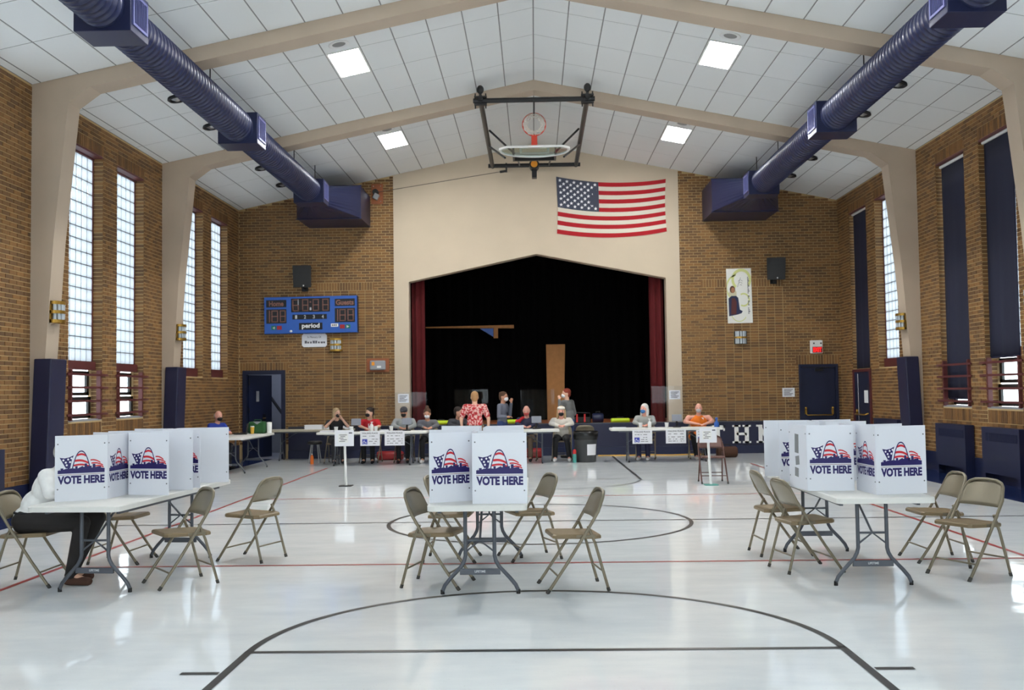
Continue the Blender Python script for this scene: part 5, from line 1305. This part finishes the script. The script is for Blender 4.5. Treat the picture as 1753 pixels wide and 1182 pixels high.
def person(label, loc, rz, skin='skin_a', hair='hair_dark', hstyle='short', top='cl_grey', sleeve='long', legs='cl_dark', shoe='cl_black', mask=None, seated=True, lean=18, turn=0, nod=0, build=1.0, s=1.0,
           elbows=None, wrists=None, knees=None, ankles=None, vox=.013, hips=None, neckfwd=.02, glasses=False, collar=False, extras=()):
    t = thing('person', label, 'person', loc, rz)
    V = Vector; L = math.radians(lean); bw = build
    hip = V((0, 0, .535)) if seated else V((0, 0, .90*s))
    if hips: hip = V(hips)
    tl = .47*s
    ax = V((0, math.sin(L), math.cos(L)))                        # spine
    neck = hip+ax*tl; chest = hip+ax*(tl*.66); waist = hip+ax*(tl*.28)
    RL = Matrix.Rotation(-L, 3, 'X')
    sh = {q: neck+RL @ V((q*.175*bw, 0, -.055)) for q in (-1, 1)}
    if elbows is None: elbows = ((-.225*bw, .17, .835), (.23*bw, .15, .84)) if seated else ((-.25*bw, .0, 1.02*s), (.25*bw, .0, 1.02*s))
    if wrists is None: wrists = ((-.11, .40, .795), (.07, .37, .80)) if seated else ((-.24*bw, .08, .80*s), (.24*bw, .08, .80*s))
    if knees is None: knees = ((-.10, .44, .50), (.10, .44, .50)) if seated else ((-.095, .03, .48*s), (.095, .03, .48*s))
    if ankles is None: ankles = ((-.10, .40, .09), (.10, .40, .09)) if seated else ((-.10, 0, .085), (.10, 0, .085))
    E = [V(e) for e in elbows]; Wr = [V(w) for w in wrists]; K = [V(k) for k in knees]; A = [V(a) for a in ankles]
    hd = neck+V((0, neckfwd+.35*math.sin(L)*.16, .155)); RH = Matrix.Rotation(math.radians(turn), 3, 'Z') @ Matrix.Rotation(math.radians(-nod), 3, 'X')
    h = lambda x, y, z: hd+RH @ V((x, y, z))
    # body: one continuous skin surface
    b = MB(); sk = 'white'
    b.ell(hd, (.076, .096, .115), sk, 16, 12, None, RH); b.ell(h(0, .022, -.065), (.058, .068, .062), sk, 14, 10, None, RH)
    b.cone(h(0, .088, .012), .009, h(0, .104, -.020), .014, sk, 8)
    for q in (-1, 1): b.ell(h(q*.077, -.004, -.008), (.012, .022, .032), sk, 8, 6, None, RH)
    b.cone(neck-ax*.04, .056, hd+V((0, -.01, -.06)), .052, sk)
    b.ell(chest, (.150*bw, .098*bw, .17), sk, 16, 12, None, RL); b.ell(waist, (.135*bw, .098*bw, .14), sk, 16, 12, None, RL); b.ell(hip, (.150*bw, .108*bw, .11), sk, 16, 10)
    for i, q in enumerate((-1, 1)):
        b.cone(neck-ax*.05, .05, sh[q], .052, sk); b.cone(sh[q], .048*bw, E[i], .038*bw, sk); b.cone(E[i], .037*bw, Wr[i], .026, sk)
        d = (Wr[i]-E[i]).normalized(); b.cone(Wr[i], .026, Wr[i]+d*.055, .030, sk, 10)
        b.cone(hip+V((q*.085*bw, .01, -.01)), .082*bw, K[i], .055, sk); b.cone(K[i], .053, A[i], .036, sk); b.cone(A[i], .036, A[i]+V((0, .10, -.045)), .030, sk)
    ex = MB()
    for i, q in enumerate((-1, 1)):
        d = (Wr[i]-E[i]).normalized(); side = d.cross(V((0, 0, 1))); side = side.normalized() if side.length > .1 else V((1, 0, 0)); dn = d.cross(side)
        p = Wr[i]+d*.065
        for k, fl_ in enumerate((.062, .070, .066, .052)):
            a0 = p+side*(.024-.016*k); m1 = a0+d*fl_*.55+dn*-.004; ex.cone(a0, .0085, m1, .008, 'white', 6); ex.cone(m1, .008, m1+d*fl_*.4-V((0, 0, .016)), .007, 'white', 6)
        th = Wr[i]+d*.02-side*q*-1*.0; s2 = side*(1 if side.dot(V((-q, 0, 0))) > 0 else -1)
        ex.cone(Wr[i]+d*.025+s2*.022, .011, Wr[i]+d*.065+s2*.050, .009, 'white', 6)
    eyes = MB()
    for q in (-1, 1): eyes.ell(h(q*.031, .087, .012), (.012, .007, .007), 'eye', 8, 6, None, RH)
    remesh('body', b, skin, t, vox, 3, (ex, eyes, skin))
    # clothing
    c = MB()
    c.ell(chest, (.163*bw, .112*bw, .172), sk, 16, 12, None, RL); c.ell(waist, (.152*bw, .116*bw, .15), sk, 16, 12, None, RL); c.ell(hip+ax*.03, (.160*bw, .120*bw, .10), sk, 16, 10)
    c.cone(chest, .09*bw, neck-ax*.045, .066, sk)
    if collar: c.cone(neck-ax*.03, .066, neck+V((0, .005, .015)), .060, sk)
    for i, q in enumerate((-1, 1)):
        if sleeve == 'none':
            c.cone(neck-ax*.06+Vector((q*.05, 0, 0)), .05, chest+Vector((q*.06, 0, 0)), .10*bw, sk); continue
        c.cone(neck-ax*.055, .062, sh[q], .063*bw, sk); c.cone(chest, .08, sh[q], .06*bw, sk)
        if sleeve == 'short':
            m = sh[q].lerp(E[i], .72); c.cone(sh[q], .061*bw, m, .056*bw, sk)
        else:
            c.cone(sh[q], .061*bw, E[i], .050*bw, sk); c.cone(E[i], .050*bw, E[i].lerp(Wr[i], .93), .036, sk)
    remesh('shirt' if sleeve != 'coat' else 'jacket', c, top, t, vox, 4)
    p = MB(); p.ell(hip-V((0, 0, .015)), (.160*bw, .122*bw, .105), sk, 16, 10)
    for i, q in enumerate((-1, 1)):
        p.cone(hip+V((q*.085*bw, .01, -.015)), .095*bw, K[i], .068, sk); p.cone(K[i], .067, A[i]+(K[i]-A[i])*.0, .054, sk)
    remesh('trousers', p, legs, t, vox, 4)
    for i in range(2):
        f = MB(); a = A[i]; f.cone((a.x, a.y-.03, .045), .042, (a.x, a.y+.03, .045), .044, sk); f.cone((a.x, a.y, .042), .042, (a.x+.01*(1 if i else -1), a.y+.15, .036), .036, sk); f.cone((a.x, a.y-.01, .05), .045, (a.x, a.y, .09), .045, sk)
        remesh('shoe', f, shoe, t, max(vox, .011), 2)
    # hair
    g = MB()
    if hstyle != 'bald':
        g.ell(h(0, -.018, .036), (.084, .100, .094), sk, 16, 12, None, RH)
        if hstyle in ('short', 'curly'): g.ell(h(0, -.045, -.01), (.078, .068, .09), sk, 14, 10, None, RH)
        if hstyle == 'curly':
            for k in range(10): a = k*.63; g.ell(h(.065*math.cos(a), -.02+.06*math.sin(a), .085), (.03, .03, .03), sk, 8, 6)
        if hstyle in ('long', 'bob'):
            g.ell(h(0, -.055, -.06), (.088, .060, .15 if hstyle == 'long' else .12), sk, 14, 10, None, RH)
            for q in (-1, 1): g.cone(h(q*.070, -.01, .02), .034, h(q*.085, .0, -.15 if hstyle == 'long' else -.10), .026, sk, 10)
        if hstyle == 'bun':
            g.ell(h(0, -.045, -.005), (.078, .068, .085), sk, 14, 10, None, RH); g.ell(h(0, -.02, .145), (.045, .045, .04), sk, 12, 8)
        remesh('hair', g, hair, t, .011, 2)
    else:
        g.ell(h(0, -.045, -.005), (.080, .064, .07), sk, 14, 10, None, RH); remesh('hair', g, hair, t, .011, 2)
    if mask:
        k = MB(); k.ell(h(0, .058, -.050), (.062, .060, .052), sk, 14, 10, None, RH); k.ell(h(0, .090, -.035), (.026, .030, .034), sk, 10, 8, None, RH); remesh('face_mask', k, mask, t, .010, 2)
    if glasses:
        gl = MB()
        for q in (-1, 1): gl.tube([h(q*.033+.022*math.cos(a), .100, .012+.017*math.sin(a)) for a in [2*PI*i/10 for i in range(10)]], .0025, 'black', 4, closed=True); gl.tube([h(q*.055, .1, .014), h(q*.078, 0, .01)], .002, 'black', 4)
        gl.build('glasses', t)
    for fn in extras: fn(t, h, neck, chest, hip, RH)
    return t
def F_(deg): return math.radians(deg-90)             # turn the +y front towards compass angle deg
# the voter
person('man in white shirt and dark trousers bent over a table behind a booth', (-4.36, 8.62, 0), F_(0), 'skin_a', 'hair_grey', 'short', 'cl_white', 'long', 'cl_dark', 'shoe_brown', None, True, 33, 0, 30, 1.16, 1.06,
       elbows=((-.26, .34, .80), (.30, .30, .80)), wrists=((-.08, .56, .79), (.05, .50, .79)), knees=((-.12, .52, .54), (.14, .50, .53)), ankles=((-.12, .30, .09), (.12, .40, .09)), vox=.010, hips=(0, -.02, .555), collar=True,
       extras=(lambda t, h, n, c, hp, R: remesh('belt', MB().ell(hp+Vector((0, .02, .06)), (.190, .148, .022), 'white', 16, 8), 'cl_black', t, .010, 1),))
def cap_(t, h, n, c, hp, R):
    b = MB(); b.ell(h(0, -.005, .05), (.090, .108, .085), 'white', 16, 10, None, R); b.cone(h(-.03, .09, .055), .018, h(.03, .15, .045), .018, 'white', 8); b.cone(h(.04, .09, .055), .018, h(.0, .15, .045), .018, 'white', 8); remesh('cap', b, 'cl_char', t, .010, 2)
def headband(t, h, n, c, hp, R):
    b = MB(); b.ell(h(0, -.004, .075), (.092, .108, .046), 'white', 16, 10, None, R); remesh('knit_headband', b, 'cl_cream', t, .010, 2)
def print_white(t, h, n, c, hp, R):
    b = MB(); b.box(-.03, .03, 0, .002, -.10, .06, 'white'); o = b.build('lanyard_badge', t, c+Vector((0, .112, 0)))
def badge(t, h, n, c, hp, R):
    b = MB(); b.box(-.10, -.04, 0, .003, .02, .10, 'white'); o = b.build('sticker_badge', t, c+Vector((0, .118, 0)))
def stripe_red(t, h, n, c, hp, R):
    b = MB(); b.cone(n+Vector((.08, 0, -.02)), .05, n+Vector((.21, 0, -.10)), .062, 'white'); remesh('red_shoulder_panel', b, 'cl_red', t, .011, 2)
def apron(t, h, n, c, hp, R):
    b = MB(); b.ell(hp+Vector((0, .20, -.03)), (.25, .24, .115), 'white', 16, 10); b.ell(hp+Vector((0, .0, .02)), (.225, .165, .13), 'white', 16, 10); remesh('shirt_tail', b, 'cl_orange', t, .013, 3)
person('man in a blue jacket sitting by the glass block wall', (-7.02, 21.75, 0), F_(-35), 'skin_c', 'hair_grey', 'bald', 'cl_blue', 'long', 'cl_char', 'cl_black', 'mask_black', lean=16, nod=10)
person('blonde woman in a black short sleeved shirt raising her hands to her mask', (-4.62, 23.10, 0), F_(-70), 'skin_a', 'hair_blonde', 'bob', 'cl_black', 'short', 'cl_char', 'cl_black', 'mask_black', lean=16, turn=28, elbows=((-.25, .20, .84), (.25, .20, .84)), wrists=((-.10, .24, 1.03), (.12, .26, .98)))
person('dark haired person in a red shirt with a printed mask', (-3.80, 23.10, 0), F_(-90), 'skin_a', 'hair_dark', 'curly', 'cl_red', 'short', 'cl_black', 'cl_black', 'mask_black', lean=15, turn=-40, extras=(print_white,))
person('man in a grey sweatshirt, dark cap and black mask', (-3.02, 23.10, 0), F_(-88), 'skin_b', 'hair_dark', 'short', 'cl_ltgrey', 'long', 'cl_black', 'cl_black', 'mask_black', lean=14, build=1.1, turn=-5, nod=12, extras=(cap_,))
person('woman in a grey top with a hair bun and white mask', (-2.47, 23.12, 0), F_(-90), 'skin_b', 'hair_brown', 'bun', 'cl_grey2', 'long', 'cl_black', 'shoe_white', 'mask_white', lean=26, nod=18)
person('dark haired person in charcoal sitting behind the person in floral red', (-1.86, 23.15, 0), F_(-60), 'skin_b', 'hair_dark', 'short', 'cl_char', 'long', 'cl_black', 'cl_black', None, lean=20, turn=40)
person('person standing with back turned in a red floral shirt', (-1.29, 21.35, 0), F_(92), 'skin_a', 'hair_short_blond', 'short', 'cl_floral', 'short', 'cl_khaki', 'cl_black', None, seated=False, s=.965, lean=2, build=1.12, elbows=((-.29, .0, 1.02), (.29, .0, 1.02)), wrists=((-.28, .06, .80), (.28, .06, .80)))
person('person standing in a slate grey jacket holding a white mask to the face', (-.78, 23.45, 0), F_(-25), 'skin_b', 'hair_brown', 'curly', 'cl_slate', 'long', 'cl_jean', 'cl_black', 'mask_white', seated=False, s=.955, lean=3, build=.95, turn=0, glasses=True, elbows=((-.24, .08, 1.02), (.26, .05, 1.0)), wrists=((-.09, .20, 1.33), (.20, .22, 1.0)))
person('man in a navy jacket with red shoulder panels and red mask, looking down', (-.19, 23.10, 0), F_(-95), 'skin_c', 'hair_grey', 'bald', 'cl_navy', 'long', 'cl_khaki', 'cl_black', 'mask_red', lean=16, nod=22, extras=(stripe_red,))
person('woman in a cream jacket, knit headband and black mask', (.60, 22.96, 0), F_(-94), 'skin_c', 'hair_blonde', 'long', 'cl_cream', 'long', 'cl_black', 'shoe_white', 'mask_black', lean=24, build=1.05, turn=0, nod=6, knees=((-.12, .42, .50), (.13, .42, .50)), ankles=((-.17, .30, .09), (.15, .30, .09)), wrists=((-.07, .34, .80), (.05, .36, .80)), elbows=((-.24, .18, .84), (.245, .16, .84)), extras=(headband,))
person('red haired person standing in a grey tweed blazer with a hand at the mouth', (.79, 23.70, 0), F_(150), 'skin_a', 'hair_red', 'short', 'cl_tweed', 'long', 'cl_jean', 'cl_black', 'mask_white', seated=False, s=.995, lean=5, build=1.12, turn=42, elbows=((-.24, .10, 1.12), (.27, .0, 1.05)), wrists=((-.10, .20, 1.38), (.22, .12, .86)))
person('woman with long white hair and a blue mask', (2.52, 23.08, 0), F_(-105), 'skin_c', 'hair_white', 'long', 'cl_ltgrey', 'long', 'cl_navy', 'shoe_white', 'mask_blue', lean=14, turn=-25)
person('bald headed person in an orange sleeveless shirt with a patterned mask', (3.72, 23.10, 0), F_(-92), 'skin_c', 'hair_grey', 'bald', 'cl_orange', 'none', 'cl_black', 'shoe_white', 'mask_grey', lean=16, build=1.28, turn=-8, elbows=((-.31, .16, .84), (.31, .16, .84)), knees=((-.16, .42, .50), (.16, .42, .50)), extras=(badge, apron))
# evaluate the body surfaces once, then add fingers and eyes to each body
dg = bpy.context.evaluated_depsgraph_get(); dg.update()
for o, extra in PEND:
    me = bpy.data.meshes.new_from_object(o.evaluated_get(dg)); me.name = o.name; old = o.data
    o.modifiers.clear()
    if extra:
        ex, eyes, skin = extra; me.materials.clear(); me.materials.append(MATS[skin]); me.materials.append(MATS['eye'])
        bm = bmesh.new(); bm.from_mesh(me)
        for mb, mi in ((ex, 0), (eyes, 1)):
            vs = [bm.verts.new(v) for v in mb.v]
            for f in mb.f:
                try: nf = bm.faces.new([vs[i] for i in f]); nf.smooth = True; nf.material_index = mi
                except ValueError: pass
        bm.to_mesh(me); bm.free()
    me.polygons.foreach_set('use_smooth', [True]*len(me.polygons)); o.data = me
